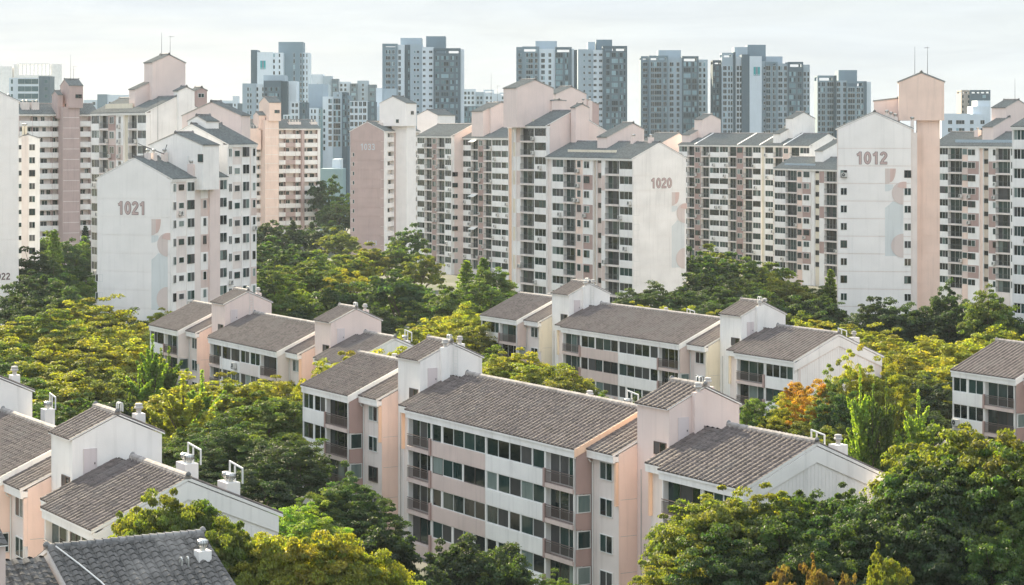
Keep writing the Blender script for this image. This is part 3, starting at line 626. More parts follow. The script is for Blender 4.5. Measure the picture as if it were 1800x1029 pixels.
def mural(rt, side, sgn, vref, zt, L=0.06):
    q = lambda pts, m, k: plate(rt, pts, side, sgn, vref, m, L + 0.025 * k)
    q([(2.76, zt), (1.15, zt)] + [(1.15 + 1.61 * (1 - math.cos(math.radians(t))), zt - 2.4 * math.sin(math.radians(t))) for t in range(10, 91, 10)], 'mural_mauve', 0)
    q([(2.0, zt), (1.15, zt)] + [(1.15 + 0.85 * (1 - math.cos(math.radians(t))), zt - 2.1 * math.sin(math.radians(t))) for t in range(10, 91, 10)], 'mural_coral', 1)
    q([(2.76, zt - 2.42), (1.6, zt - 2.42), (1.5, zt - 3.0), (2.1, zt - 3.4), (2.76, zt - 3.5)], 'mural_blue', 0)
    q(arc(0, zt - 3.75, 1.75, 90, -90), 'mural_mauve', 2); q([(-0.45, zt - 2.0), (-0.45, zt - 3.0), (0, zt - 3.0)] + [(0.0 + 0.95 * math.sin(math.radians(t)), zt - 2.0 - 1.0 * (1 - math.cos(math.radians(t)))) for t in range(80, -1, -10)], 'mural_coral', 3)
    q([(0, zt - 5.55), (1.6, zt - 5.0), (2.2, zt - 5.6), (2.76, zt - 6.0), (2.76, zt - 13.4), (0, zt - 13.4)], 'mural_blue', 0)
    q(arc(0, zt - 11.8, 1.9, 90, -57), 'mural_mauve', 2) if False else q(arc(0, zt - 11.8, 1.85, 90, -90), 'mural_mauve', 2)
def gable_panels(rt, side, sgn, v0, v1, ze, slope, fl, m, marg=0.15):
    """one precast panel per storey on a blank gable, joints left open between them"""
    vr = (v0 + v1) / 2
    zs = [0.0] + [f - 0.15 for f in fl[1:]]
    a, c = sorted((side + sgn * 0.004, side + sgn * 0.07))
    for i, z in enumerate(zs):
        if i < len(zs) - 1: b = MB(); b.box(a, c, v0 + marg, v1 - marg, z + 0.05, zs[i + 1] - 0.05, m)
        else:
            b = MB(); zq = ze - 0.25 + slope * marg
            b.prism([(v0 + marg, z + 0.03), (v1 - marg, z + 0.03), (v1 - marg, zq), (vr, ze - 0.25 + slope * (vr - v0)), (v0 + marg, zq)], a, c, m)
        ob('wall_panel', b.mesh('wall_panel'), rt)
def _arc(cx_, cy_, rx, ry, a0, a1, n=10): return [(cx_ + rx * math.cos(math.radians(a0 + (a1 - a0) * i / n)), cy_ + ry * math.sin(math.radians(a0 + (a1 - a0) * i / n))) for i in range(n + 1)]
GLYPH = {'0': [_arc(0.27, 0.5, 0.19, 0.41, 0, 360, 24)], '1': [[(0.33, 0.0), (0.33, 0.99)], [(0.08, 0.74), (0.20, 0.78), (0.30, 0.90)]],
         '2': [_arc(0.27, 0.71, 0.19, 0.20, 175, -25, 12) + [(0.36, 0.50), (0.20, 0.32), (0.10, 0.09)], [(0.0, 0.09), (0.54, 0.09)]],
         '3': [_arc(0.26, 0.71, 0.18, 0.20, 165, -80, 12), _arc(0.26, 0.29, 0.20, 0.21, 85, -165, 12), [(0.20, 0.5), (0.30, 0.5)]]}
def number(rt, txt, side, sgn, vc, zc, size, fill='digit', edge='digit_edge', off=0.026, lift=0.09, hw=0.088):
    """block numerals drawn as strokes; size is the digit height"""
    adv = 0.64; tot = adv * len(txt) - 0.1
    for nm, mt, w, l_ in (('number_outline', edge, hw + off, 0.0), ('building_number', fill, hw - 0.012 if edge else hw, 0.03)):
        if mt is None: continue
        b = MB()
        for i, ch in enumerate(txt):
            for path in GLYPH[ch]:
                P = [Vector((x + i * adv - tot / 2, y - 0.5)) for x, y in path]; closed = (P[0] - P[-1]).length < 1e-4
                e = w - hw if not closed else 0.0
                if not closed and e > 0:
                    P[0] = P[0] + (P[0] - P[1]).normalized() * e; P[-1] = P[-1] + (P[-1] - P[-2]).normalized() * e
                Lr = []
                for k, q in enumerate(P):
                    t = (P[1] - P[-2] if closed and k in (0, len(P) - 1) else P[min(k + 1, len(P) - 1)] - P[max(k - 1, 0)]).normalized(); nn = Vector((-t.y, t.x)) * w; Lr.append((q + nn, q - nn))
                for k in range(len(P) - 1):
                    a_, b_, c_, d_ = Lr[k][0], Lr[k][1], Lr[k + 1][1], Lr[k + 1][0]
                    dz = 0.0008 * (k % 2) + 0.002 * GLYPH[ch].index(path)
                    b.face([(q.x * size, -dz, q.y * size) for q in (a_, b_, c_, d_)], mt)
        ob(nm, b.mesh(nm), rt, (side + sgn * (lift + l_), vc, zc), sgn * math.pi / 2)

def cx(f, kind, a, b, o=None): return (kind, f(a), f(b), o or {})

# ---- tower 1021
def build_1021():
    og = (-50.2, 331.0); th = 22.0
    rt = root('apartment_tower', 'white stepped apartment slab with the number 1021 on its gable', 'apartment tower', (*og, 0), th); f = ux(og, th)
    c1 = [cx(f, 'p', 301, 303.6), cx(f, 'c', 303.7, 310, {'c': ['white'], 'w': 1.0, 'h': 1.25, 'n': 2}), cx(f, 'c', 310.1, 327, {'c': ['blush', 'white', 'blush'], 'w': 1.5, 'h': 0.9, 'sill': 1.1, 'n': 1}),
          cx(f, 'c', 327.1, 341, {'c': ['white'], 'w': 2.1, 'h': 1.4, 'n': 2, 'in': -0.12}), cx(f, 'p', 341.1, 353, {'c': 'blush'}), cx(f, 'c', 353.1, 366, {'c': ['pink', 'white'], 'w': 1.0, 'n': 1}),
          cx(f, 'p', 366.1, 384, {'c': 'rose', 'in': -0.3}), cx(f, 'c', 384.1, 400, {'c': ['white'], 'w': 2.2, 'h': 1.5, 'n': 2})]
    u1 = f(400) ; u2 = f(451)
    fl, zr = hblock(rt, 0, u1, 0, 12.7, 28.9, 'white', 'cool_white', c1, acp=0.08)
    c2 = [cx(f, 'c', 400.1, 409, {'c': ['white'], 'w': 0.95, 'n': 2}), cx(f, 'c', 409.1, 424, {'c': ['white', 'blush'], 'w': 1.7, 'h': 1.0, 'n': 1}), cx(f, 'c', 424.1, 438, {'c': ['white'], 'w': 2.1, 'h': 1.5, 'n': 2, 'in': -0.1}),
          cx(f, 'p', 438.1, 441.5, {'c': 'blush'}), cx(f, 'c', 441.6, 451, {'c': ['pink', 'white', 'white', 'white'], 'w': 0.9, 'n': 1})]
    hblock(rt, u1, u2, 0, 12.7, 33.9, 'white', 'white', c2, acp=0.06)
    gP = vx(og, th, u2 + 3); gbox(rt, u2 + 3, u2 + 6.0, gP(424), gP(320), 0, zat(og, th, u2 + 3, 4, 204), 'rose', slope=0.40, name='rear_wing')
    gable_panels(rt, 0, -1, 0, 12.7, 28.9, 0.48, fl, 'cool_white'); g0 = vx(og, th, 0)
    number(rt, '1021', 0, -1, g0(231.6), zat(og, th, 0, 6, 366), 1.95)
    mural(rt, 0, -1, 0.55, 22.85)
    for k in range(len(fl) - 1 - 5, 0, -1): window(rt, -0.04, g0(168.5), fl[k] + 0.9, 1.25, 1.15, 2, -math.pi / 2)
    g7 = vx(og, th, 7.0)
    gbox(rt, 7.0, 12.0, g7(356), g7(262), 27.0, zat(og, th, 7, 1, 256), 'white', slope=0.38); window(rt, 6.96, g7(348), 31.2, 0.9, 1.2, 1, -math.pi / 2, False, 'frame_brown')
    g2 = vx(og, th, u1 + 1.5)
    gbox(rt, u1 + 1.5, u1 + 5.5, g2(362), g2(330), 30, zat(og, th, u1, 4, 214), 'white', slope=0.5)
    for a, b, m in ((341.5, 347, 'rose'), (368, 376, 'peach')):
        chimney(rt, f(a), 0.1, 28.4, 30.9, f(b) - f(a), 1.1, m, True, 2)
    for u, v in ((2.5, 5.4), (3.6, 5.0), (6.0, 4.6)): chimney(rt, u, v, 30.0, 32.6, 0.8, 0.7, 'blush', False, 1)
    # lattice of cable trays and mast on the left edge of the roof
    b = MB(); b.tube([(0, 0, 0), (0, 0, 2.2), (-0.3, 0.8, 2.6)], 0.06, 'dark_metal'); b.tube([(0, 0, 2.2), (2.5, -2.0, 1.0), (3.0, -2.2, 2.4)], 0.08, 'dark_metal'); ob('pipe_run', b.mesh('pipe_run'), rt, (3.0, 6.5, 31.4))
    return rt
build_1021()

# ---- tower 1020
def build_1020():
    og = (21.2, 395.0); th = 150.0
    rt = root('apartment_tower', 'pink and white balconied slab with the number 1020 on its gable', 'apartment tower', (*og, 0), th); f = ux(og, th)
    CH2 = ['white', 'mauve']
    cols = [cx(f, 'p', 960.5, 969.6, {'c': 'blush', 'in': 0.3}), cx(f, 'w', 970, 990.3, {'n': [3]}), cx(f, 'b', 990.6, 1011.6, {'n': 3}), cx(f, 'c', 1011.9, 1024, {'c': ['peach', 'pink'], 'w': 1.3, 'n': 1, 'sill': 1.0}),
            cx(f, 'c', 1024.3, 1042, {'c': CH2, 'w': 1.9, 'du': -0.5, 'n': 2, 'in': 0.1}), cx(f, 'p', 1042.2, 1047.5, {'c': 'beige', 'in': 0.35}), cx(f, 's', 1047.7, 1057, {'c': 'pink', 'in': 0.3, 'w': 1.1, 'h': 0.95}),
            cx(f, 'c', 1057.2, 1063.4, {'c': ['pink', 'white', 'white']}), cx(f, 'b', 1063.7, 1088, {'n': 3}), cx(f, 'w', 1088.3, 1111.9, {'n': [3]})]
    fl, zr = hblock(rt, f(960.4), 0, 0, 11.4, 31.1, 'white', 'cool_white', cols, acp=0.2)
    gable_panels(rt, 0, 1, 0, 11.4, 31.1, 0.48, fl, 'white'); g0 = vx(og, th, 0)
    number(rt, '1020', 0, 1, g0(1162), zat(og, th, 0, 5.5, 322), 1.8); mural(rt, 0, 1, 11.0, zat(og, th, 0, 10, 338))
    for k in range(len(fl) - 4, 0, -1): window(rt, 0.04, 0.2, fl[k] + 0.9, 1.15, 1.2, 1, math.pi / 2)
    cols = [cx(f, 'p', 893, 899.5, {'c': 'orange', 'in': 0.2}), cx(f, 'c', 899.7, 906, {'c': ['white', 'cream'], 'in': 0.3}), cx(f, 'c', 906.2, 914.5, {'c': ['pink', 'white', 'blush'], 'in': 0.2}), cx(f, 'b', 914.8, 938.5, {'n': 3}), cx(f, 'w', 939, 960, {'n': [3]})]
    u0, u1 = f(893), f(960.2)
    hblock(rt, u0, u1, 0, 11.4, 36.9, 'rose', 'rose', cols, acp=0.25)
    z = lambda u, v, y: zat(og, th, u, v, y)
    u = -14.5; v0 = 3.2; ff = ux(og, th, v0)
    gbox(rt, ff(1050), ff(1067.5), v0, v0 + 8.0, 28, z(u, v0, 242), 'rose', vr=v0 + 5.6)
    v0 = 5.2; ff = ux(og, th, v0); gbox(rt, ff(1003.5), ff(1012), v0, v0 + 2.9, 28, z(-25, v0, 190), 'rose')
    uu = -37.0; gg = vx(og, th, uu); gbox(rt, uu - 5, uu, gg(908), gg(973), 36.5, z(uu, 4, 156), 'rose', slope=0.38); gbox(rt, uu - 4, uu + 0.5, gg(968), gg(992), 34, z(uu, 9, 178), 'rose', slope=0.05)
    boxpart('roof_parapet', rt, -24.5, -8.0, 1.6, 1.8, 31.4, 32.4, 'cream'); boxpart('roof_parapet', rt, u0 + 3, u0 + 7.2, 1.4, 1.6, 37.2, 38.1, 'cream')
    for u, v in ((-3, 5.2), (-8.2, 4.9)): chimney(rt, u, v, 32.8, 34.7, 0.9, 0.7, 'rose', False, 1)
    return rt
build_1020()

# ---- tower 1012
def build_1012():
    og = (px(1603, Y=344).x, 344.0); th = 9.2
    rt = root('apartment_tower', 'tall off-white gabled tower with the number 1012 and a pastel mural', 'apartment tower', (*og, 0), th); g0 = vx(og, th, 0)
    wl = g0(1471.5); fl, zr = hblock(rt, 0, 26, 0, wl, 36.3, 'blush', 'blush', None, slope=0.44)
    gable_panels(rt, 0, -1, 0, wl, 36.3, 0.44, fl, 'cool_white'); number(rt, '1012', 0, -1, g0(1532), zat(og, th, 0, 5, 278), 1.9); mural(rt, 0, -1, g0(1588), 30.1)
    for k in range(len(fl) - 3, -1, -1):
        window(rt, -0.06, g0(1477.5), fl[k] + 0.75, 1.0, 1.15, 2, -math.pi / 2); window(rt, -0.06, g0(1589.5), fl[k] + 0.75, 1.05, 1.15, 2, -math.pi / 2)
    u = 3.0; gg = vx(og, th, u)
    zt = zat(og, th, u, -2, 212)
    boxpart('facade_panel', rt, -0.02, 6.0, gg(1611.6), -0.01, 0, 35.6, 'blush')
    b = MB(); b.box(u, 9, gg(1652), gg(1612), 0, zt + 0.5, 'peach'); ob('stair_shaft', b.mesh('stair_shaft'), rt)
    for i, f in enumerate(fl): boxpart('wall_panel', rt, u - 0.05, u - 0.004, gg(1651), gg(1619), max(0, f - 0.15) + 0.03, (fl[i + 1] if i < len(fl) - 1 else f + 2.4) - 0.18, 'peach')
    gbox(rt, u - 0.6, 10, gg(1659.5), gg(1579.5), zt, zat(og, th, u, -4, 145), 'peach', slope=0.40)
    gbox(rt, u + 3, 12, gg(1582), gg(1536), 36, zat(og, th, u, 2, 174), 'rose', slope=0.1, vr=gg(1580))
    z2 = zat(og, th, u, 0, 127); antenna(rt, 5, gg(1608.5), z2 - 1.2, 5.2, False); antenna(rt, 5, gg(1631), z2 - 0.6, 4.6)
    for s, (x, v) in enumerate(((1563, 0), (1570, 0), (1578, 0))): chimney(rt, 2.0, gg(x), 36.6, zat(og, th, 2, 3, 200 + 3 * s), 0.7, 0.7, 'blush', False, 1)
    chimney(rt, 0.6, gg(1606), 35.4, zat(og, th, 1, 0, 212), 0.5, 0.5, 'blush', False, 1)
    ob('air_conditioner', ac_mesh(), rt, (-0.12, g0(1479), fl[-3] + 0.8), -math.pi / 2)
    return rt
build_1012()

# ---- slab behind 1021
def build_behind_1021():
    og = (px(160, Y=418).x, 418.0); th = 150.0; f = ux(og, th)
    rt = root('apartment_tower', 'white slab with a tall blush rooftop stair box rising behind tower 1021', 'apartment tower', (*og, 0), th)
    u1 = f(257)
    cols = [cx(f, 'w', 160, 174.3, {'n': [3]}), cx(f, 'b', 174.6, 190, {'n': 2}), cx(f, 'c', 190.3, 203.3, {'c': ['pink', 'mauve'], 'w': 2.4, 'n': 2}), cx(f, 'c', 203.6, 216, {'c': ['white', 'white', 'pink'], 'w': 1.2, 'n': 2, 'in': 0.1}),
            cx(f, 'p', 216.3, 225.3, {'c': 'cream', 'in': 0.4}), cx(f, 'b', 225.6, 240.4, {'n': 3}), cx(f, 'w', 240.8, 256.8, {'n': [2]})]
    hblock(rt, 0, u1, 0, 11.2, 39.2, 'blush', 'white', cols, acp=0.25)
    v0 = 4.4; ff = ux(og, th, v0); gbox(rt, ff(253.5), ff(268), v0, v0 + 6.3, 39, zat(og, th, 15, v0, 112), 'rose'); antenna(rt, ff(262), v0 + 2.4, zat(og, th, 15, v0, 103), 4.6, False); antenna(rt, ff(268) - 0.6, v0 + 3.6, zat(og, th, 15, v0, 103), 4.0)
    v0 = 1.8; ff = ux(og, th, v0); gbox(rt, ff(227), ff(238), v0, v0 + 3.2, 39, zat(og, th, 12, v0, 159), 'rose', vr=v0 + 3.1)
    gg = vx(og, th, u1 + 1.0); gbox(rt, u1 - 1.4, u1 + 1.0, gg(314), gg(342), 30, zat(og, th, u1, 8, 161), 'white')
    gg = vx(og, th, u1 - 12); gbox(rt, u1 - 15, u1 - 12, gg(345), gg(364), 36, zat(og, th, u1 - 12, 14, 160), 'dusty'); window(rt, u1 - 11.95, gg(348), zat(og, th, u1 - 12, 14, 172), 1.2, 0.8, 2, math.pi / 2)
    boxpart('roof_parapet', rt, 4.2, 18.0, 1.3, 1.5, 39.6, 40.8, 'cream')
    gg = vx(og, th, u1 + 0.05); antenna(rt, u1 + 0.4, 2.0, 30, 12, False)
    return rt
build_behind_1021()

# ---- far left gable and its lower wing
def build_left_gable():
    og = (px(33, Y=400).x, 400.0); th = -12.6; f = ux(og, th); g0 = vx(og, th, 0)
    rt = root('apartment_tower', 'pale gable wall at the left edge, a number ending in 22 near its foot', 'apartment tower', (*og, 0), th)
    fl, zr = hblock(rt, 0, 24, 0, 12.6, 41.2, 'white', 'cool_white', None); gable_panels(rt, 0, -1, 0, 12.6, 41.2, 0.48, fl, 'cool_white')
    number(rt, '1022', 0, -1, g0(2), zat(og, th, 0, 3, 486), 1.25, 'digit_edge', None)
    u = 70.0; g2 = vx(og, th, u); fl2 = floors(zat(og, th, u, 0, 246)); ze = zat(og, th, u, 0, 244)
    gbox(rt, u, u + 9, g2(70), g2(28), 0, ze, 'white', slope=0.3, name='side_wing'); boxpart('facade_panel', rt, u - 0.12, u - 0.004, g2(50), g2(38), 0, ze + 0.5, 'blush')
    for k in range(len(fl2)): window(rt, u - 0.06, g2(51), fl2[k] + 0.7, 1.25, 1.35, 2, -math.pi / 2); window(rt, u - 0.06, g2(32), fl2[k] + 0.9, 0.7, 1.0, 1, -math.pi / 2)
    ob('ventilator', vent_mesh(0), rt, (2, 1.8, 41.9))
    for x in (44, 48): chimney(rt, u + 0.3, g2(x), ze, ze + 2.6, 1.0, 0.6, 'cream', False, 1)
build_left_gable()

def shaft(rt, f, x0, x1, og, th, ze, m, bx0, bx1, yb, ye, vd=-3.0, bv=3.0, wm=None):
    """projecting stair shaft carrying a wider gabled head"""
    ff = ux(og, th, vd)
    b = MB(); b.box(ff(x0), ff(x1), vd, 0.9, 0, zat(og, th, ff(x0), vd, yb) + 0.3, m); ob('stair_shaft', b.mesh('stair_shaft'), rt)
    f2 = ux(og, th, vd - 0.6); a, c = f2(bx0), f2(bx1)
    z0, z1 = zat(og, th, a, vd, yb), zat(og, th, a, vd, ye)
    zr = gbox(rt, a, c, vd - 0.6, bv, z0, z1, wm or m); window(rt, (a + c) / 2 - 0.2, vd - 0.64, z1 - 3.2, 1.7, 1.0, 2, 0, False, 'frame_brown'); window(rt, a - 0.04, vd + 2.6, z1 - 5.6, 0.9, 1.0, 1, -math.pi / 2, False, 'frame_brown')
    k = int((z0) / FH)
    for i in range(k): boxpart('shaft_joint', rt, ff(x0) + 0.1, ff(x1) - 0.1, vd - 0.02, vd - 0.002, 2.7 * i + 1.4, 2.7 * i + 1.48, 'white')
    return zr

def build_corridor_left():
    og = (px(100, Y=580).x, 580.0); th = 60.0; f = ux(og, th)
    rt = root('apartment_tower', 'corridor-access slab with a mauve stair shaft at the far left', 'apartment tower', (*og, 0), th)
    cols = [cx(f, 'k', 34, 57), cx(f, 'k', 57.4, 91.6), cx(f, 'k', 92, 110), cx(f, 'p', 110.2, 140.5, {'c': 'dusty'}), cx(f, 'k', 141, 158.6), cx(f, 'k', 159, 175)]
    hblock(rt, f(33.9), f(175.1), 0, 11, 40.2, 'blush', 'white', cols, acp=0.0, piers='dusty', dep=1.2)
    zr = shaft(rt, f, 110.5, 140, og, th, 40, 'dusty', 121.5, 146, 190, 151, -3.5, 3.0)
    antenna(rt, f(122), -1, zr, 6.5, False); antenna(rt, f(127), -1, zr, 3.6)
    for x in (43, 60): chimney(rt, f(x), 2.0, 40, 43.2, 2.0, 1.5, 'blush', False, 2)
    gbox(rt, f(98), f(107), -1.5, 3, 39, 45.0, 'dusty')
build_corridor_left()

def build_corridor_mid():
    og = (px(530, Y=702).x, 702.0); th = 60.0; f = ux(og, th)
    rt = root('apartment_tower', 'corridor-access slab with a peach stair shaft beside the 1021 tower', 'apartment tower', (*og, 0), th)
    cols = [cx(f, 'k', 425, 441), cx(f, 'k', 441.3, 463), cx(f, 'p', 463.3, 490, {'c': 'peach'}), cx(f, 'k', 490.3, 502), cx(f, 'k', 502.3, 519, {'c': ['white', 'dusty']}), cx(f, 'k', 519.3, 528.6), cx(f, 'p', 529, 534, {'c': 'dusty', 'in': -0.5}), cx(f, 'k', 534.3, 558), cx(f, 'p', 558.3, 563, {'c': 'white'})]
    hblock(rt, f(424.9), f(563.1), 0, 11, 36.6, 'blush', 'white', cols, acp=0.0, piers='mauve', dep=1.2)
    shaft(rt, f, 466, 490, og, th, 36, 'peach', 473, 494, 213, 181, -3.5, 3.5)
    gbox(rt, f(452), f(468), -1.5, 3, 36, 40.5, 'peach')
    for x in (513, 523, 552): chimney(rt, f(x), 2.2, 36.5, 38.6, 2.2, 1.4, 'blush', False, 2)
    # pale chimney stack at the left end, in front of the slab
    chimney(rt, f(432), -1.5, 30, 36.5, 4.5, 1.2, 'peach', True, 2)
build_corridor_mid()

def build_1033():
    og = (px(675.5, Y=644).x, 644.0); th = 25.0; f = ux(og, th); g0 = vx(og, th, 0)
    rt = root('apartment_tower', 'slab with a dusty-pink gable carrying the number 1033', 'apartment tower', (*og, 0), th)
    wl = g0(615.5)
    cols = [cx(f, 'p', 675.6, 681, {'c': 'white'}), cx(f, 'k', 681.2, 693), cx(f, 'p', 693.2, 699, {'c': 'dusty', 'in': -0.4}), cx(f, 'k', 699.2, 706), cx(f, 'p', 706.2, 729, {'c': 'cool_white'}), cx(f, 'k', 729.2, 738)]
    fl, zr = hblock(rt, 0, f(738.2), 0, wl, 35.8, 'white', 'dusty', cols, acp=0.0, dep=1.2)
    gable_panels(rt, 0, -1, 0, wl, 35.8, 0.48, fl, 'dusty')
    number(rt, '1033', 0, -1, g0(646.5), zat(og, th, 0, 5, 258.5), 1.95, 't_white', None, hw=0.055); number(rt, '1033', 0, -1, g0(653.5), zat(og, th, 0, 5, 427), 1.4, 't_white', None, hw=0.055)
    for k in range(len(fl) - 3, 0, -1): window(rt, -0.05, wl - 0.35, fl[k] + 0.9, 1.1, 1.1, 2, -math.pi / 2, False, 'frame_white', ('glass_pale', 'glass_teal'))
    gA = vx(og, th, f(706))
    shaft(rt, f, 715, 731, og, th, 35, 'cool_white', 713.5, 732, 222, 182, -4.0, 4.0)
    gbox(rt, f(700), f(712), -1.0, 4, 34, zat(og, th, 8, 0, 205), 'cool_white')
    gb = vx(og, th, 40); gbox(rt, 40, 52, gb(769), gb(733), 33, zat(og, th, 40, 0, 203), 'cool_white')
    for u in (4, 8): chimney(rt, u, 3, 35.5, 38.2, 1.6, 1.2, 'blush', False, 1)
build_1033()

def build_mid_slab():
    og = (px(790, Y=560).x, 560.0); th = 152.0; f = ux(og, th)
    rt = root('apartment_tower', 'twin-fronted balcony slab between tower 1033 and tower 1020', 'apartment tower', (*og, 0), th)
    u1 = f(793.5)
    cols = [cx(f, 'w', 733, 746, {'n': [3]}), cx(f, 'b', 746.4, 759, {'n': 3, 'c': 'blush'}), cx(f, 'c', 759.3, 767.6, {'c': ['mauve'], 'w': 1.9, 'n': 2}), cx(f, 'b', 768, 781.3, {'n': 3, 'c': 'blush'}), cx(f, 'w', 781.7, 793.2, {'n': [3]})]
    hblock(rt, f(732.9), u1, 0, 12, 34.6, 'white', 'rose', cols, acp=0.35, railstep=0.6)
    v = 3.2; f2 = ux(og, th, v)
    cols = [cx(f2, 'w', 812.5, 827.7, {'n': [3]}), cx(f2, 'b', 828, 840.2, {'n': 3, 'c': 'blush'}), cx(f2, 'c', 840.5, 850, {'c': ['mauve'], 'w': 2.0, 'n': 2}), cx(f2, 'b', 850.3, 864, {'n': 3, 'c': 'blush'}), cx(f2, 'w', 864.4, 880.6, {'n': [3]}), cx(f2, 'w', 881, 897, {'n': [2]})]
    hblock(rt, u1 + 0.12, f2(897.3), v, v + 12, 34.2, 'white', 'rose', cols, acp=0.35, railstep=0.6)
    fl = floors(34.6)
    for k in range(len(fl) - 3): window(rt, u1 + 0.04, 0.25, fl[k] + 0.9, 1.5, 1.1, 2, math.pi / 2)
    for k in (3, 6, 11):
        b = MB(); b.prism([(0, 0), (0.05, 0.05), (-1.1, -0.55), (-1.12, -0.6)], 0, 3.2, 'awning'); ob('awning', b.mesh('awning'), rt, (f2(829), v - 0.05, fl[k] + 2.0))
    v0 = 3.5; f3 = ux(og, th, v0)
    zz = lambda y, uu=20, vv=6: zat(og, th, uu, vv, y)
    gbox(rt, f3(829), f3(849), v0, v0 + 4.5, 34, zz(196), 'rose', vr=v0 + 4.4); gg = vx(og, th, f3(849) + 1); gbox(rt, f3(849) - 3, f3(849) + 1, gg(863), gg(901), 34, zz(190), 'rose')
    antenna(rt, f3(849) - 1, gg(870), zz(178), 7.0, False); antenna(rt, f3(849) - 1, gg(881), zz(178), 4.0)
build_mid_slab()

def build_rear_boxes():
    og = (px(977, Y=520).x, 520.0); th = 150.0
    rt = root('apartment_tower', 'blush and dusty-pink gabled heads of a slab hidden behind tower 1020', 'apartment tower', (*og, 0), th)
    hblock(rt, -10, 14, -3, 9, 34.0, 'rose', 'rose', None)
    gg = vx(og, th, 0); gbox(rt, -5, 0, gg(978), gg(1031), 33, zat(og, th, 0, 3, 166), 'rose', slope=0.4); g2 = vx(og, th, -6); gbox(rt, -14, -6, g2(1031), g2(1053), 33, zat(og, th, -6, 8, 174), 'dusty', slope=-0.4, vr=g2(1052))
    for u in (3, 6): chimney(rt, u, 5, 35, zat(og, th, 0, 5, 178), 0.8, 0.7, 'rose', False, 1)
build_rear_boxes()

def build_right_slab():
    og = (px(1350, Y=558).x, 558.0); th = 150.0; f = ux(og, th)
    rt = root('apartment_tower', 'long balconied slab with mauve bays between towers 1020 and 1012', 'apartment tower', (*og, 0), th)
    mv = {'c': ['mauve'], 'w': 2.2, 'n': 2}
    cols = [cx(f, 'w', 1193, 1208, {'n': [3]}), cx(f, 'b', 1208.3, 1220.5, {'n': 3, 'c': 'blush'}), cx(f, 'c', 1220.8, 1232.2, mv), cx(f, 'b', 1232.5, 1246.8, {'n': 3, 'c': 'blush'}), cx(f, 'w', 1247.1, 1264, {'n': [3]}), cx(f, 'w', 1264.4, 1279.6, {'n': [3]}),
            cx(f, 'b', 1280, 1294.4, {'n': 3, 'c': 'blush'}), cx(f, 'c', 1294.7, 1306.7, mv), cx(f, 'b', 1307, 1322.4, {'n': 3, 'c': 'blush'}), cx(f, 'w', 1322.8, 1337, {'n': [3]}), cx(f, 'p', 1337.4, 1344, {'c': 'cream', 'in': 0.3}), cx(f, 'w', 1344.4, 1359, {'n': [3]}),
            cx(f, 'b', 1359.4, 1375.6, {'n': 3, 'c': 'blush'}), cx(f, 'c', 1376, 1387.6, {'c': ['pink'], 'w': 1.8, 'n': 2}), cx(f, 'b', 1388, 1405, {'n': 3, 'c': 'blush'}), cx(f, 'w', 1405.4, 1423, {'n': [3]})]
    u0, u1 = f(1192.9), f(1423.2)
    fl, zr = hblock(rt, u0, u1, 0, 11.6, 32.3, 'white', 'white', cols, acp=0.3, railstep=0.6)
    z = lambda y, x, v: zat(og, th, f(x), v, y)
    for x in (1222, 1297, 1336, 1378):     # white verges that divide the roof
        m = MB(); m.prism([(-0.3, 32.1), (5.8, 35.02), (5.8, 35.35), (-0.3, 32.4)], f(x), f(x) + 0.45, 'white'); ob('verge_band', m.mesh('verge_band'), rt)
    for xa, xb, ye, side, m in ((1220.5, 1235, 211, (1235, 1267), 'rose'), (1381, 1394, 209, (1394, 1432.5), 'white')):
        v0 = 3.4; ff = ux(og, th, v0); gg = vx(og, th, ff(xb)); gbox(rt, ff(xa), ff(xb), v0, gg(side[1]), 31, z(ye, xa, v0), m)
        v1 = 0.9; f3 = ux(og, th, v1); gbox(rt, f3(xa - 22), f3(xb - 22), v1, v1 + 3.6, 31, z(ye + 27, xa, v1), m, vr=v1 + 3.5)
    # gable of a roof further left
    gbox(rt, u0 - 16, u0 - 5, -2, 9, 0, 32.6, 'rose', name='rear_wing')
build_right_slab()

def build_right_low():
    og = (px(1410, Y=523).x, 523.0); th = 150.0; f = ux(og, th)
    rt = root('apartment_tower', 'lower balconied slab half hidden by the left side of tower 1012', 'apartment tower', (*og, 0), th)
    cols = [cx(f, 'w', 1361, 1380.6, {'n': [4]}), cx(f, 'b', 1381, 1400.7, {'n': 4}), cx(f, 'c', 1401, 1410.2, {'c': ['peach', 'pink'], 'w': 1.6, 'n': 1}), cx(f, 'c', 1410.5, 1425, {'c': ['white', 'mauve'], 'w': 2.2, 'n': 2}), cx(f, 'p', 1425.2, 1431.5, {'c': 'white', 'in': 0.2}),
            cx(f, 's', 1431.8, 1440, {'c': 'cream', 'w': 1.6, 'h': 1.1, 'in': 0.3}), cx(f, 'c', 1440.3, 1448.6, {'c': ['white', 'white', 'mauve']}), cx(f, 'b', 1449, 1471, {'n': 4}), cx(f, 'w', 1471.4, 1490, {'n': [3]})]
    hblock(rt, f(1360.9), f(1490.2), 0, 10.5, 27.1, 'white', 'white', cols, acp=0.1, railstep=0.6)
    v0 = 3.0; ff = ux(og, th, v0); gbox(rt, ff(1433), ff(1447), v0, v0 + 7, 26, zat(og, th, 0, v0, 266), 'white', vr=v0 + 5.4)
    boxpart('roof_parapet', rt, f(1372), f(1425), 1.2, 1.4, 27.3, 28.2, 't_light')
build_right_low()

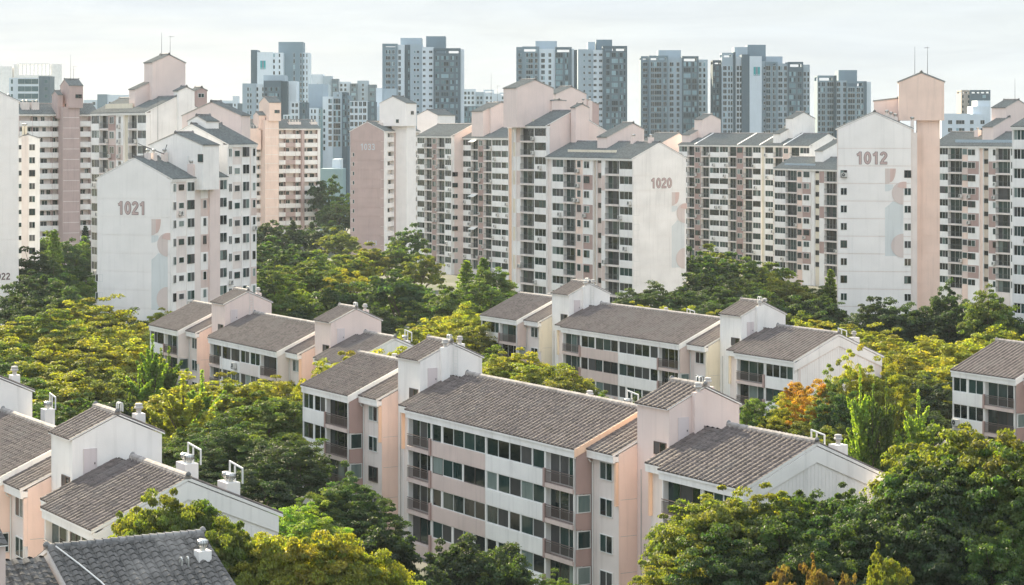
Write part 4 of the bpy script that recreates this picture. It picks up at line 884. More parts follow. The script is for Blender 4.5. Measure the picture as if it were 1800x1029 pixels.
def build_far_right():
    og = (px(1700, Y=468).x, 468.0); th = 150.0; f = ux(og, th)
    rt = root('apartment_tower', 'checkered pink and white slab to the right of tower 1012', 'apartment tower', (*og, 0), th)
    cols = [cx(f, 'w', 1636, 1650, {'n': [2]}), cx(f, 'w', 1650.4, 1666.3, {'n': [3]}), cx(f, 'b', 1666.7, 1691, {'n': 3}), cx(f, 'c', 1691.3, 1701, {'c': ['peach', 'pink'], 'w': 1.7, 'n': 1, 'sill': 1.0}), cx(f, 'c', 1701.3, 1720.5, {'c': ['white', 'mauve'], 'w': 2.3, 'n': 2, 'du': -0.5}),
            cx(f, 'p', 1720.8, 1727.7, {'c': 'peach', 'in': 0.3}), cx(f, 's', 1728, 1737.4, {'c': 'beige', 'w': 1.7, 'h': 0.95, 'in': 0.3}), cx(f, 'c', 1737.7, 1750, {'c': ['white', 'mauve'], 'w': 0.9, 'n': 1, 'du': 0.7}), cx(f, 'b', 1750.4, 1775.6, {'n': 3}), cx(f, 'w', 1776, 1795, {'n': [3]})]
    hblock(rt, f(1635.9), f(1795.2), 0, 11.5, 32.8, 'white', 'white', cols, acp=0.15)
    v0 = 2.2; ff = ux(og, th, v0); gbox(rt, ff(1727), ff(1745.5), v0, v0 + 4.6, 31, zat(og, th, 5, v0, 224), 'rose', vr=v0 + 4.5)
    v0 = 6.0; ff = ux(og, th, v0); gbox(rt, ff(1743), ff(1768), v0, v0 + 7, 31, zat(og, th, 5, v0, 190), 'rose'); antenna(rt, ff(1765), v0 + 3, zat(og, th, 5, v0, 180), 5.0, False)
    boxpart('roof_parapet', rt, f(1672), f(1775), 1.1, 1.3, 33.1, 34.0, 't_light')
    chimney(rt, f(1690), 3.5, 33.5, 36, 1.2, 0.9, 'rose', False, 1)
build_far_right()

def build_right_edge():
    og = (px(1779, Y=316).x, 316.0); th = 150.0; f = ux(og, th)
    rt = root('apartment_tower', 'near white tower with wide sliding windows cut by the right edge', 'apartment tower', (*og, 0), th)
    hblock(rt, 0, f(1850), 0, 11, 36.6, 'white', 'white', [cx(f, 'p', 1779, 1780.8), cx(f, 'w', 1781, 1812, {'n': [2, 3]}), cx(f, 'b', 1812.3, 1849.8, {'n': 3})], acp=0.1)
build_right_edge()
# ------------------------------------------------------------------ distant towers, set out from photograph columns at their own distance
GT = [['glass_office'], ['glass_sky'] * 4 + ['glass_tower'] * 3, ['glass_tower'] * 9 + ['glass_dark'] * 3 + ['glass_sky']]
def tower(name, label, Y, sp, yr0, slabs, logo=None, cat='high-rise', nrow=None):
    """slabs: (x0, x1, ytop, colour, depth offset m, [(xc, w)] window columns, frame height px or 0, window colour)"""
    s = Y / F; ctr = (slabs[0][0] + slabs[-1][1]) / 2
    rt = root(name, label, cat, ((ctr - 900) * s, Y, 0), 90.0)
    for sl in slabs:
        x0, x1, yt, m, dz, wc = sl[:6]; fr = sl[6] if len(sl) > 6 else 0; hw = sl[7] if len(sl) > 7 else 0.62
        k = (Y + dz) / Y
        zt = CH - (yt - YH) * s * k; a, b = (x0 - ctr) * s, (x1 - ctr) * s
        a += (x0 - 900) * s * (k - 1); b += (x1 - 900) * s * (k - 1)
        ztb = zt - fr * s * k
        mb = MB(); mb.box(a, b, dz, dz + 13.0, 0, ztb, m); ob('wall', mb.mesh('wall'), rt)
        if fr:
            mb = MB(); t = 0.9
            mb.box(a, b, dz, dz + t, zt - 0.9, zt, m); mb.box(a, b, dz + 11, dz + 11 + t, zt - 0.9, zt, m)
            n = max(2, int((b - a) / 4.5) + 1)
            for i in range(n):
                x = a + (b - a - t) * i / (n - 1); mb.box(x, x + t, dz, dz + t, ztb, zt - 0.9, m); mb.box(x, x + t, dz + t, dz + 11, zt - 0.8, zt - 0.1, m); mb.box(x, x + t, dz + 11, dz + 11 + t, ztb, zt - 0.9, m)
            ob('roof_frame', mb.mesh('roof_frame'), rt)
        for (xc, w) in wc:
            y = yr0; ww = w * s
            while y < 262:
                if y - sp * 0.3 > yt + fr:
                    z = CH - (y - YH) * s * k - hw * sp * s / 2
                    n = 3 if w > 8 else (2 if w > 4.2 else 1)
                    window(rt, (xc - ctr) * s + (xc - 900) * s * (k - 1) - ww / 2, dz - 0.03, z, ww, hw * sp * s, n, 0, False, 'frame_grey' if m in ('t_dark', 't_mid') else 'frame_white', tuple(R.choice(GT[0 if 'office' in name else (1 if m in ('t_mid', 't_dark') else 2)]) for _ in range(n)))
                y += sp
    if logo:
        x0, x1, y0, y1, dz = logo
        for i in range(3):
            w = (x1 - x0) / 3; m = MB(); a = (x0 + i * w - ctr) * s; m.box(a, a + w * s * 0.96, dz - 0.12, dz - 0.02, CH - (y1 - YH) * s, CH - (y0 - YH) * s, 't_logo' if i != 1 else 't_grey'); ob('emblem_stripe', m.mesh('emblem_stripe'), rt)
            for j in range(2): m = MB(); m.box(a + w * s * (0.2 + 0.35 * j), a + w * s * (0.4 + 0.35 * j), dz - 0.16, dz - 0.125, CH - (y1 - 0.8 - YH) * s, CH - (y1 - 2.6 - YH) * s, 't_white'); ob('emblem_mark', m.mesh('emblem_mark'), rt)
    return rt
HR = 'tower_block'
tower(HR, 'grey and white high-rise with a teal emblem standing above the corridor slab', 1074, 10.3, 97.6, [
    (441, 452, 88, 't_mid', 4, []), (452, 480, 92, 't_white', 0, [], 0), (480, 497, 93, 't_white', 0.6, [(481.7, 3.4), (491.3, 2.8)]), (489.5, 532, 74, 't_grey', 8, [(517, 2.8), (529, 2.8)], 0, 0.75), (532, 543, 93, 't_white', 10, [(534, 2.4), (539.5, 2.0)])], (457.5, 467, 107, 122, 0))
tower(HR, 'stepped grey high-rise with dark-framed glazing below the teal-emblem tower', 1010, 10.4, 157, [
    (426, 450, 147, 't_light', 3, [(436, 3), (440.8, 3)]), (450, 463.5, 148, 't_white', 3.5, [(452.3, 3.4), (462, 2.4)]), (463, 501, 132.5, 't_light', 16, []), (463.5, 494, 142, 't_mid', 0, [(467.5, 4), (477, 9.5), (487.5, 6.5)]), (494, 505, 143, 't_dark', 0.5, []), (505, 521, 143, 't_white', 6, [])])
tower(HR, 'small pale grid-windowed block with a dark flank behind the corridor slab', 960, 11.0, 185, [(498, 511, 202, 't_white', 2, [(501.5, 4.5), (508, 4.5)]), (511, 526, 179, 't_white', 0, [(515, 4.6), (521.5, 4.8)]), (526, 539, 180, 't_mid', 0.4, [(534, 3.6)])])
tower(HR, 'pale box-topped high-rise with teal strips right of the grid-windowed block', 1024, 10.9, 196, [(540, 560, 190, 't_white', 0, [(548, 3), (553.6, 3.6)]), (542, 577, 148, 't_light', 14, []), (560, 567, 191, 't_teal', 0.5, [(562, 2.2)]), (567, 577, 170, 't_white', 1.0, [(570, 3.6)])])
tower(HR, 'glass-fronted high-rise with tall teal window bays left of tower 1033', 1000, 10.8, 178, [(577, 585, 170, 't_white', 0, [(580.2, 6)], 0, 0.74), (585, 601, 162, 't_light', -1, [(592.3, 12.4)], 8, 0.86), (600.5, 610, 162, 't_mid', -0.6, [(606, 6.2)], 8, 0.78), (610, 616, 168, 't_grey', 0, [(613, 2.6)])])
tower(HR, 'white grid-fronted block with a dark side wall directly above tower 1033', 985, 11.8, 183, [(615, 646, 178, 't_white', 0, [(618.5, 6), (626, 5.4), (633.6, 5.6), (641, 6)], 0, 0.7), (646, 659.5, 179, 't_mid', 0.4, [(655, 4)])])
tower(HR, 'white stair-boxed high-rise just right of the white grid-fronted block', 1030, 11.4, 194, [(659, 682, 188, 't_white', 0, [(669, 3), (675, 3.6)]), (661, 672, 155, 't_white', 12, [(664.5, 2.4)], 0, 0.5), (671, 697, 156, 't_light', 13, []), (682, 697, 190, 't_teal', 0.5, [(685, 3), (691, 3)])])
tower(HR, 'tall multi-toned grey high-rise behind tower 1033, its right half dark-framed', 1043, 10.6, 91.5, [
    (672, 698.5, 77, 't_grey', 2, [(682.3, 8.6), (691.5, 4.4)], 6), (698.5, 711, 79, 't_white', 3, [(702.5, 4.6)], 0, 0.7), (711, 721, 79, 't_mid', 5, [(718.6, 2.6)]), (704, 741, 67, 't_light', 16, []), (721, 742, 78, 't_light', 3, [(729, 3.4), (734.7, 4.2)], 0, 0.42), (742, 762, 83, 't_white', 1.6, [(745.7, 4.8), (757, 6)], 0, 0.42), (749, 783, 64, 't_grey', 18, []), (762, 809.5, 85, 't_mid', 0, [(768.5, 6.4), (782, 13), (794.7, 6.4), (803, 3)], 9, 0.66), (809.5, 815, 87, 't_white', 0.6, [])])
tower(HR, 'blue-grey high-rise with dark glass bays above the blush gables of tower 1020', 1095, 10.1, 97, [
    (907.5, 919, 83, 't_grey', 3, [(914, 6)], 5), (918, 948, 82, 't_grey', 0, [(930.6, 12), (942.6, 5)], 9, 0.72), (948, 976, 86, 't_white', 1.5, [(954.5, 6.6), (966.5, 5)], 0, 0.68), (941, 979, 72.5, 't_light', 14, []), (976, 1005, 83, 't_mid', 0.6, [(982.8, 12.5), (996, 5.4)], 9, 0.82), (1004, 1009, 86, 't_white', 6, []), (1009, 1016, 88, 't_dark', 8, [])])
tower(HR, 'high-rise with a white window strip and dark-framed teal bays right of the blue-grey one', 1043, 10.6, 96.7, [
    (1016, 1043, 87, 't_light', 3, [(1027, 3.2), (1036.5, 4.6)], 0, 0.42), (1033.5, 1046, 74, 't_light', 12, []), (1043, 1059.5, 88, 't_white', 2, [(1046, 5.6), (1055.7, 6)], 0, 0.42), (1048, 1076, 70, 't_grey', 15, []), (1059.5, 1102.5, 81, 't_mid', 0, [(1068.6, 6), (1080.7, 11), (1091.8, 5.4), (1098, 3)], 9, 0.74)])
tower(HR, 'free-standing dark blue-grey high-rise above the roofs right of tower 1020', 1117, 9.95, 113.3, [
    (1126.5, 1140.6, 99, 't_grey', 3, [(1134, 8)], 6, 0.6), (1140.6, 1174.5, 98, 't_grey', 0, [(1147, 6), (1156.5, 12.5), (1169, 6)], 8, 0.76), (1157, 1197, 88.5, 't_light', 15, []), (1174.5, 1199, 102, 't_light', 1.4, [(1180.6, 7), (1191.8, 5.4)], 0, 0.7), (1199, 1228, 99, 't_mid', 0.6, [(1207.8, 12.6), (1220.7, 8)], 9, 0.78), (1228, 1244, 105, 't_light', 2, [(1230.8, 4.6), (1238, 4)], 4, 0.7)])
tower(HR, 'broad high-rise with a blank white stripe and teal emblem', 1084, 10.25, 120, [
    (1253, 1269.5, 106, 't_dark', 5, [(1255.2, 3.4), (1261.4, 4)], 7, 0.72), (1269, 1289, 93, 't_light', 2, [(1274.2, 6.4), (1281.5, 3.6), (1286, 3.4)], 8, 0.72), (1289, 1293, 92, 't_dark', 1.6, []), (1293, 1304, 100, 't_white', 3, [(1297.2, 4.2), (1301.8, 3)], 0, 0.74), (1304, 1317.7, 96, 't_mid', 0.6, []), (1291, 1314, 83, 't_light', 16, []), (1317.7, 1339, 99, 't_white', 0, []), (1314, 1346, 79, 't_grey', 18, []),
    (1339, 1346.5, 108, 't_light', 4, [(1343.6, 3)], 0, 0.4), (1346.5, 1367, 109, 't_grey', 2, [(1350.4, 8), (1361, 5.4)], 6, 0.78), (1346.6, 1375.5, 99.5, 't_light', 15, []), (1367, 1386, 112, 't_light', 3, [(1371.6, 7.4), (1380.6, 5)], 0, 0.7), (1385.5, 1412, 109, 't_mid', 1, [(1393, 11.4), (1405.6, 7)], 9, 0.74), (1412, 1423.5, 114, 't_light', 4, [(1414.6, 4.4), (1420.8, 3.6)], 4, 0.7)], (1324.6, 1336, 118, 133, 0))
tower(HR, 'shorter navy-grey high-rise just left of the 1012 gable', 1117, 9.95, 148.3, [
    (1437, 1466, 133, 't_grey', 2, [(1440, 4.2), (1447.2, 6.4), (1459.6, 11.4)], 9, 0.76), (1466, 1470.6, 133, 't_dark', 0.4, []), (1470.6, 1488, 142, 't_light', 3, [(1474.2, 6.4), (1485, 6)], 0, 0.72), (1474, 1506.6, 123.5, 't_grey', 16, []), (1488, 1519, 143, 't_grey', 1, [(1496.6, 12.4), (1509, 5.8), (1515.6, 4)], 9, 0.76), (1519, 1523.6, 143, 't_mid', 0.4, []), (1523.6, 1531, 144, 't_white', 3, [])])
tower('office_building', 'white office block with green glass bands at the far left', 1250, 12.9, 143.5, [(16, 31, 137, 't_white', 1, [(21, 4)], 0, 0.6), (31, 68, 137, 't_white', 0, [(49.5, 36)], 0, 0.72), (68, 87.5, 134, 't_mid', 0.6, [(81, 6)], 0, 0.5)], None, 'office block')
tower(HR, 'pale hazy tower rising behind the white office block', 2600, 20, 400, [(0, 21, 117, 'white', 0, []), (24, 32, 113, 'white', 3, []), (32, 88, 112, 'white', 0, [], 20), (88, 105, 113, 'white', 2, [])])  # near-white walls: the fading by haze is painted into the colour
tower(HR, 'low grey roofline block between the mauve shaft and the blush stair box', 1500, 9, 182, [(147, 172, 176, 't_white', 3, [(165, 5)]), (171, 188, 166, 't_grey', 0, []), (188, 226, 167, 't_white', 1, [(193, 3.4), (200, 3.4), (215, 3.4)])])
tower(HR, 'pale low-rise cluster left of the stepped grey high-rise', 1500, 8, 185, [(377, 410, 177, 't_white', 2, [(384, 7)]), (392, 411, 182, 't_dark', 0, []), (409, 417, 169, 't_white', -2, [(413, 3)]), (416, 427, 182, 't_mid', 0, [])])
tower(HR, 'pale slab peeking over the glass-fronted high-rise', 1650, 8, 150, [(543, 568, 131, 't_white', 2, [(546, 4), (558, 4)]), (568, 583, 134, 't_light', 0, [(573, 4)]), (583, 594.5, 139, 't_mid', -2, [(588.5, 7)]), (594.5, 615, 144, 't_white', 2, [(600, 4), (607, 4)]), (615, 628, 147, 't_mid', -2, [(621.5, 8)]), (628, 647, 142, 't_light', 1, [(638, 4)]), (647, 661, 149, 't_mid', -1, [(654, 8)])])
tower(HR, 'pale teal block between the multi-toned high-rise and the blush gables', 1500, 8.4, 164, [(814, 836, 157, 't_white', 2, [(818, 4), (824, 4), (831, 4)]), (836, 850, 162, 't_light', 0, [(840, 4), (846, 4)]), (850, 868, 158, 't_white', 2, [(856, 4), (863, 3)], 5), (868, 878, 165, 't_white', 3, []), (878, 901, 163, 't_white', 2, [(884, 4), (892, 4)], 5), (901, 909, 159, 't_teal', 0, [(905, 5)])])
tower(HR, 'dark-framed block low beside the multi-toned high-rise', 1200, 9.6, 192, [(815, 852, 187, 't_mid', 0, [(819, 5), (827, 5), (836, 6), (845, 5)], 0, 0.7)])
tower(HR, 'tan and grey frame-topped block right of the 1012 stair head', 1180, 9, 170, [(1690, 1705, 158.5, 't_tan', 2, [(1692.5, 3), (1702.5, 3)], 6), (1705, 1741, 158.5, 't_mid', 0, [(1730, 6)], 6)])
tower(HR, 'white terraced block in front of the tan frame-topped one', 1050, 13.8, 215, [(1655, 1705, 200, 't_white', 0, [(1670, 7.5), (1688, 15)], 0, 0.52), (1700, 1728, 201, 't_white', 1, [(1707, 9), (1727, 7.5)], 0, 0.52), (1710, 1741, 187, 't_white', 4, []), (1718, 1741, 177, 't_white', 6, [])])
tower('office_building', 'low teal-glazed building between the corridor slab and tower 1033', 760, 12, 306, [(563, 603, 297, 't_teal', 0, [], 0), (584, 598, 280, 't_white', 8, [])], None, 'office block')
for x, y, Y in ((545, 108, 1060),): pass
# ------------------------------------------------------------------ trees
def leaf_cloud(P, Nn, size, rs):
    """P points, Nn preferred normals -> quads"""
    n = len(P); nn = Nn + rs.normal(0, 0.55, (n, 3)); nn /= np.linalg.norm(nn, axis=1)[:, None] + 1e-9
    a = np.cross(nn, rs.normal(0, 1, (n, 3))); a /= np.linalg.norm(a, axis=1)[:, None] + 1e-9
    b = np.cross(nn, a); s = size * rs.uniform(0.55, 1.3, n)[:, None]; w = s * rs.uniform(0.42, 0.75, n)[:, None]
    fold = nn * s * 0.12
    return np.stack([P - a * s, P - b * w + fold, P + a * s, P + b * w + fold], 1).reshape(-1, 3)
def cloud_mesh(name, V, tint):
    n = len(V) // 4; me = bpy.data.meshes.new(name)
    me.vertices.add(4 * n); me.vertices.foreach_set('co', V.astype(np.float32).ravel())
    me.loops.add(4 * n); me.loops.foreach_set('vertex_index', np.arange(4 * n, dtype=np.int32))
    me.polygons.add(n); me.polygons.foreach_set('loop_start', np.arange(0, 4 * n, 4, dtype=np.int32)); me.polygons.foreach_set('loop_total', np.full(n, 4, dtype=np.int32))
    me.materials.append(M['leaf'])
    at = me.color_attributes.new('tint', 'FLOAT_COLOR', 'POINT')
    c = np.ones((4 * n, 4), np.float32); c[:, :3] = np.repeat(tint, 4, 0); at.data.foreach_set('color', c.ravel())
    me.update(calc_edges=True); me.validate(); return me
def broad_crown(seed, ncl, nl, leaf, R_=5.0, H=12.0, zc=7.4, hz=4.6, flat=0.42, up=0.6, cr=(0.6, 1.15)):
    """canonical tree 12 m tall, 5 m crown radius: clumps of leaf sprays through an uneven dome"""
    rs = np.random.RandomState(seed); C = []; tries = 0
    lob = rs.uniform(0.66, 1.16, 9); vlob = rs.uniform(0.72, 1.12, 9); ph = rs.uniform(0, 6.28)
    while len(C) < ncl and tries < 9000:
        tries += 1
        d = rs.normal(0, 1, 3); d /= np.linalg.norm(d)
        if d[2] < -0.45: continue
        az = math.atan2(d[1], d[0]); k = lob[int(((az + ph) % 6.2831) / 6.2832 * 9) % 9]
        r = rs.uniform(0.38, 0.98) ** 0.6 * k
        c = np.array([d[0] * R_ * r, d[1] * R_ * r, zc + d[2] * hz * r * vlob[int(((az * 2 + ph) % 6.2831) / 6.2832 * 9) % 9]])
        if all(np.linalg.norm((c - q[0]) * (1, 1, 1.4)) > 0.42 * (R_ / 5) for q in C): C.append((c, d))
    Ps, Ns, T = [], [], []
    for c, d in C:
        n = int(nl * rs.uniform(0.6, 1.5)); rad = rs.uniform(*cr) * R_ / 5
        q = rs.normal(0, 1, (n, 3)); q /= np.linalg.norm(q, axis=1)[:, None]; rr = rs.uniform(0.25, 1.0, n)[:, None] ** 0.55
        q[:, 2] = np.abs(q[:, 2]) * rs.choice([1, 1, 1, -0.7], n)
        p = q * rr * rad * np.array([1, 1, flat]); out = d * np.array([1, 1, 0.25]); s = (p @ out)
        p = p + np.outer(np.clip(s, 0, 9), out) * 0.35; p[:, 2] -= 0.10 * (p[:, 0] ** 2 + p[:, 1] ** 2)
        Ps.append(c + p); nn = q * 0.45 + d * 0.35; nn[:, 2] += up; Ns.append(nn)
        hue, val = rs.rand(), rs.rand(); t = np.clip(np.stack([0.6 * hue + 0.4 * rs.rand(n), 0.45 * val + 0.55 * rs.rand(n), rs.rand(n)], 1), 0, 1); T.append(t)
    P = np.concatenate(Ps); return cloud_mesh('crown', leaf_cloud(P, np.concatenate(Ns), leaf, rs), np.concatenate(T)), C
def spire_crown(seed, nb, nl, leaf, H=12.0, wide=2.1):
    """ginkgo: ascending, leaf-clad rods round a straight stem"""
    rs = np.random.RandomState(seed); Ps, Ns, T, C = [], [], [], []
    rods = [((0, 0, 2.0), (0, 0, H))]
    for i in range(nb):
        z = rs.uniform(1.8, H * 0.72); a = rs.uniform(0, 6.283); l = wide * (1.25 - z / H) * rs.uniform(0.7, 1.25); up_ = l * rs.uniform(0.8, 2.0)
        rods.append(((0, 0, z), (l * math.cos(a), l * math.sin(a), min(z + up_, H * 0.97))))
    for p0, p1 in rods:
        p0, p1 = np.array(p0), np.array(p1); n = int(nl * (1.8 if p0[0] == p1[0] else 1.0)); t = rs.uniform(0.12, 1, n); rad = 0.42 * (1.08 - t) + 0.10
        q = rs.normal(0, 1, (n, 3)); q /= np.linalg.norm(q, axis=1)[:, None]
        Ps.append(p0 + np.outer(t, p1 - p0) + q * (rad * rs.uniform(0.3, 1, n))[:, None]); nn = q.copy(); nn[:, 2] += 0.3; Ns.append(nn); v = rs.rand()
        T.append(np.stack([0.3 + 0.4 * rs.rand(n), 0.4 * v + 0.6 * rs.rand(n), rs.rand(n)], 1)); C.append((p1, None))
    return cloud_mesh('crown', leaf_cloud(np.concatenate(Ps), np.concatenate(Ns), leaf, rs), np.concatenate(T)), C
def cone_crown(seed, nl, leaf, H=12.0, R_=3.4):
    rs = np.random.RandomState(seed); Ps, Ns, T, C = [], [], [], []
    for k in range(70):
        z = 1.2 + (H - 1.4) * (k / 70) ** 0.9; a = k * 2.4 + rs.uniform(-0.4, 0.4); l = R_ * (1 - z / (H + 0.4)) ** 0.8 * rs.uniform(0.75, 1.15) + 0.15
        n = int(nl * (0.3 + l / R_)); t = rs.uniform(0.1, 1, n); w = 0.10 + 0.32 * l * (1 - t) ** 0.7 * t ** 0.3 + 0.08
        side = rs.uniform(-1, 1, n) * w * 1.6; P = np.stack([np.cos(a) * l * t - np.sin(a) * side, np.sin(a) * l * t + np.cos(a) * side, z - 0.28 * l * t + 0.22 * l * t * t + rs.normal(0, 0.09, n)], 1)
        Ps.append(P); nn = np.tile([0.2 * np.cos(a), 0.2 * np.sin(a), 0.9], (n, 1)); Ns.append(nn); T.append(np.stack([0.4 + 0.3 * rs.rand(n), rs.rand(n) * 0.9, rs.rand(n)], 1))
    C = [(np.array((0, 0, H * 0.9)), None)]
    return cloud_mesh('crown', leaf_cloud(np.concatenate(Ps), np.concatenate(Ns), leaf, rs), np.concatenate(T)), C
def trunk_mesh(seed, C, straight=False, H=12.0):
    rs = np.random.RandomState(seed); b = MB()
    if straight:
        b.tube([(0, 0, -0.3), (0, 0, H * 0.5), (0, 0, H * 0.96)], [0.22, 0.14, 0.02], 'bark', 7)
        for c, _ in C[1:14]: b.tube([(0, 0, max(1.0, c[2] * 0.6)), tuple(c)], [0.07, 0.015], 'bark', 4)
        return b.mesh('trunk')
    b.tube([(0, 0, -0.3), (0.1, -0.05, 1.6), (0.05, 0.1, 3.4)], [0.34, 0.27, 0.22], 'bark', 8)
    idx = rs.permutation(len(C))[:22]; hubs = []
    for k in range(6):
        a = 2 * math.pi * k / 6 + rs.uniform(-0.3, 0.3); h = Vector((1.5 * math.cos(a), 1.5 * math.sin(a), 5.2 + rs.uniform(-0.4, 0.8))); hubs.append(h)
        b.tube([(0.05, 0.1, 3.3), tuple(Vector((0.05, 0.1, 3.3)).lerp(h, 0.5) + Vector((0, 0, -0.15))), tuple(h)], [0.17, 0.13, 0.10], 'bark', 6)
    for i in idx:
        c = Vector(C[i][0]); h = min(hubs, key=lambda q: (q - c).length); mid = h.lerp(c, 0.5) + Vector((0, 0, 0.25)); b.tube([tuple(h), tuple(mid), tuple(c)], [0.09, 0.055, 0.02], 'bark', 5)
    return b.mesh('trunk')
KIT = {}
def kit(name, maker, straight=False):
    cm, C = maker; KIT.setdefault(name, []).append((cm, trunk_mesh(hash(name) % 99 + len(KIT.get(name, [])), C, straight)))
for s in (11, 12, 13, 14): kit('near', broad_crown(s, 250, 150, 0.11, flat=0.4, cr=(0.38, 0.9)))
for s in (21, 22, 23, 24): kit('mid', broad_crown(s, 180, 100, 0.16, flat=0.42, cr=(0.42, 0.95)))
for s in (31, 32, 33): kit('far', broad_crown(s, 120, 60, 0.27, flat=0.5, cr=(0.5, 1.05)))
for s in (71, 72, 73): kit('tall', broad_crown(s, 300, 130, 0.115, zc=8.7, hz=3.2, flat=0.40, cr=(0.32, 0.85)))
for s in (41, 42): kit('round', broad_crown(s, 120, 120, 0.2, zc=6.6, hz=5.2, flat=0.6, up=0.35))
for s in (51, 52, 53): kit('ginkgo', spire_crown(s, 34, 190, 0.16), True)
for s in (61, 62): kit('conifer', cone_crown(s, 85, 0.22), True)

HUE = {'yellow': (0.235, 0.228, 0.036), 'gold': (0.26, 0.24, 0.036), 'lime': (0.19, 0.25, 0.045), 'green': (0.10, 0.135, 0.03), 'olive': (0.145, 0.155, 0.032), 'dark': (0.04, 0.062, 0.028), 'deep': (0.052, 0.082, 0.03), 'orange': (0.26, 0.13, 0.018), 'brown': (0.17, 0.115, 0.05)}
WORD = {'yellow': 'yellow-green', 'gold': 'golden', 'lime': 'lime-green', 'green': 'green', 'olive': 'olive-green', 'dark': 'dark green', 'deep': 'deep green', 'orange': 'orange-tinged', 'brown': 'brown-leaved'}
ORD = ['', 'second ', 'third ', 'fourth ', 'fifth ', 'sixth ', 'seventh ', 'eighth ', 'ninth ', 'tenth ', 'eleventh ', 'twelfth ', 'thirteenth ', 'fourteenth ', 'fifteenth ', 'sixteenth ', 'seventeenth ', 'eighteenth ', 'nineteenth ', 'twentieth ']
FORM = {'near': 'tree', 'tall': 'tree', 'mid': 'tree', 'far': 'tree', 'round': 'round-crowned tree', 'ginkgo': 'spire-shaped tree', 'conifer': 'conifer'}
def grove(place, group, items):
    """items: (x, ytop, ztop, radius, kit, hue): top of the crown on the photograph, its height above ground, crown radius"""
    seen = {}; items = sorted(items, key=lambda t: t[0]); tot = {}
    for it in items: k = (it[4] if FORM[it[4]] != 'tree' else 'mid', it[5]); tot[k] = tot.get(k, 0) + 1
    for x, y, zt, rad, kt, hue in items:
        p = px(x, y, z=zt); k = (kt if FORM[kt] != 'tree' else 'mid', hue); n = seen.get(k, 0); seen[k] = n + 1
        w = f'{WORD[hue]} {FORM[kt]}'
        lab = f'{w} {place}' if tot[k] == 1 else (f'leftmost {w} {place}' if n == 0 else f'{ORD[n]}{w} from the left {place}')
        cm, tm = R.choice(KIT[kt]); rz = R.uniform(0, 6.283)
        o = ob('tree' if kt not in ('ginkgo', 'conifer') else ('ginkgo_tree' if kt == 'ginkgo' else 'conifer_tree'), None, None, (p.x, p.y, 0), rz)
        o['label'] = lab; o['category'] = 'tree'; o['group'] = group
        base = {'ginkgo': 2.2, 'conifer': 3.4, 'tall': 5.2}.get(kt, 5.3); sr = rad / base; o.scale = (sr * R.uniform(0.93, 1.07), sr * R.uniform(0.93, 1.07), zt / 12.15)
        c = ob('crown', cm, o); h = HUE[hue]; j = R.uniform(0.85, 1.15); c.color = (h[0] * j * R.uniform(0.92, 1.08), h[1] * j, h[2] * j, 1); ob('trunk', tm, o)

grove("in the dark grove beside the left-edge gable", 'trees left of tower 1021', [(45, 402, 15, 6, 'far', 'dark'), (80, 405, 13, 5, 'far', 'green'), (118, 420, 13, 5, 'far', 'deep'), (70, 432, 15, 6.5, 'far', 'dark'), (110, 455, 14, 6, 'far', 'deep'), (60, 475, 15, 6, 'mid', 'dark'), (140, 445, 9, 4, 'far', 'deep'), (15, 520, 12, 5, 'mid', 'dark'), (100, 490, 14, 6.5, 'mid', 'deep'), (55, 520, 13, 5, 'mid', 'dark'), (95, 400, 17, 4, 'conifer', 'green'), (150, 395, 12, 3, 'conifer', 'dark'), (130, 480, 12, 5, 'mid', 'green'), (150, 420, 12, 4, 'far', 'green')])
grove("in the sunlit belt under the mural tower", 'trees below tower 1021', [(150, 520, 13, 7, 'mid', 'yellow'), (95, 536, 13, 6, 'mid', 'green'), (200, 540, 11, 5, 'mid', 'dark'), (25, 566, 11, 6, 'mid', 'yellow'), (70, 560, 11, 6, 'mid', 'yellow'), (120, 568, 11, 6, 'mid', 'yellow'), (180, 566, 11, 6, 'mid', 'yellow'), (230, 560, 10.5, 5, 'mid', 'yellow'), (285, 542, 10, 5, 'mid', 'yellow'), (10, 598, 11, 6, 'mid', 'green'), (60, 595, 11, 6, 'mid', 'yellow'), (140, 592, 11, 6, 'mid', 'yellow'), (210, 588, 11, 5.5, 'mid', 'yellow'), (255, 580, 10, 4.5, 'mid', 'green'), (20, 625, 10.5, 6, 'mid', 'green'), (95, 620, 11, 6, 'mid', 'yellow'), (165, 622, 11, 6, 'mid', 'olive'), (60, 650, 10, 5.5, 'mid', 'green'), (130, 648, 10.5, 6, 'mid', 'yellow'), (195, 650, 10.5, 5, 'mid', 'olive'), (110, 690, 9.5, 5, 'mid', 'green'), (190, 690, 9, 4.5, 'mid', 'dark')])
grove("beside the blush low block", 'ginkgo trees beside the blush low block', [(268, 585, 14, 2.6, 'ginkgo', 'lime'), (297, 607, 12, 2.4, 'ginkgo', 'green'), (283, 610, 12, 2.2, 'ginkgo', 'green'), (245, 640, 11, 2.6, 'ginkgo', 'lime'), (228, 690, 9, 2.5, 'ginkgo', 'green'), (322, 655, 12.5, 3.6, 'ginkgo', 'yellow'), (355, 648, 12, 3.0, 'ginkgo', 'lime'), (290, 690, 10, 2.8, 'ginkgo', 'yellow')])
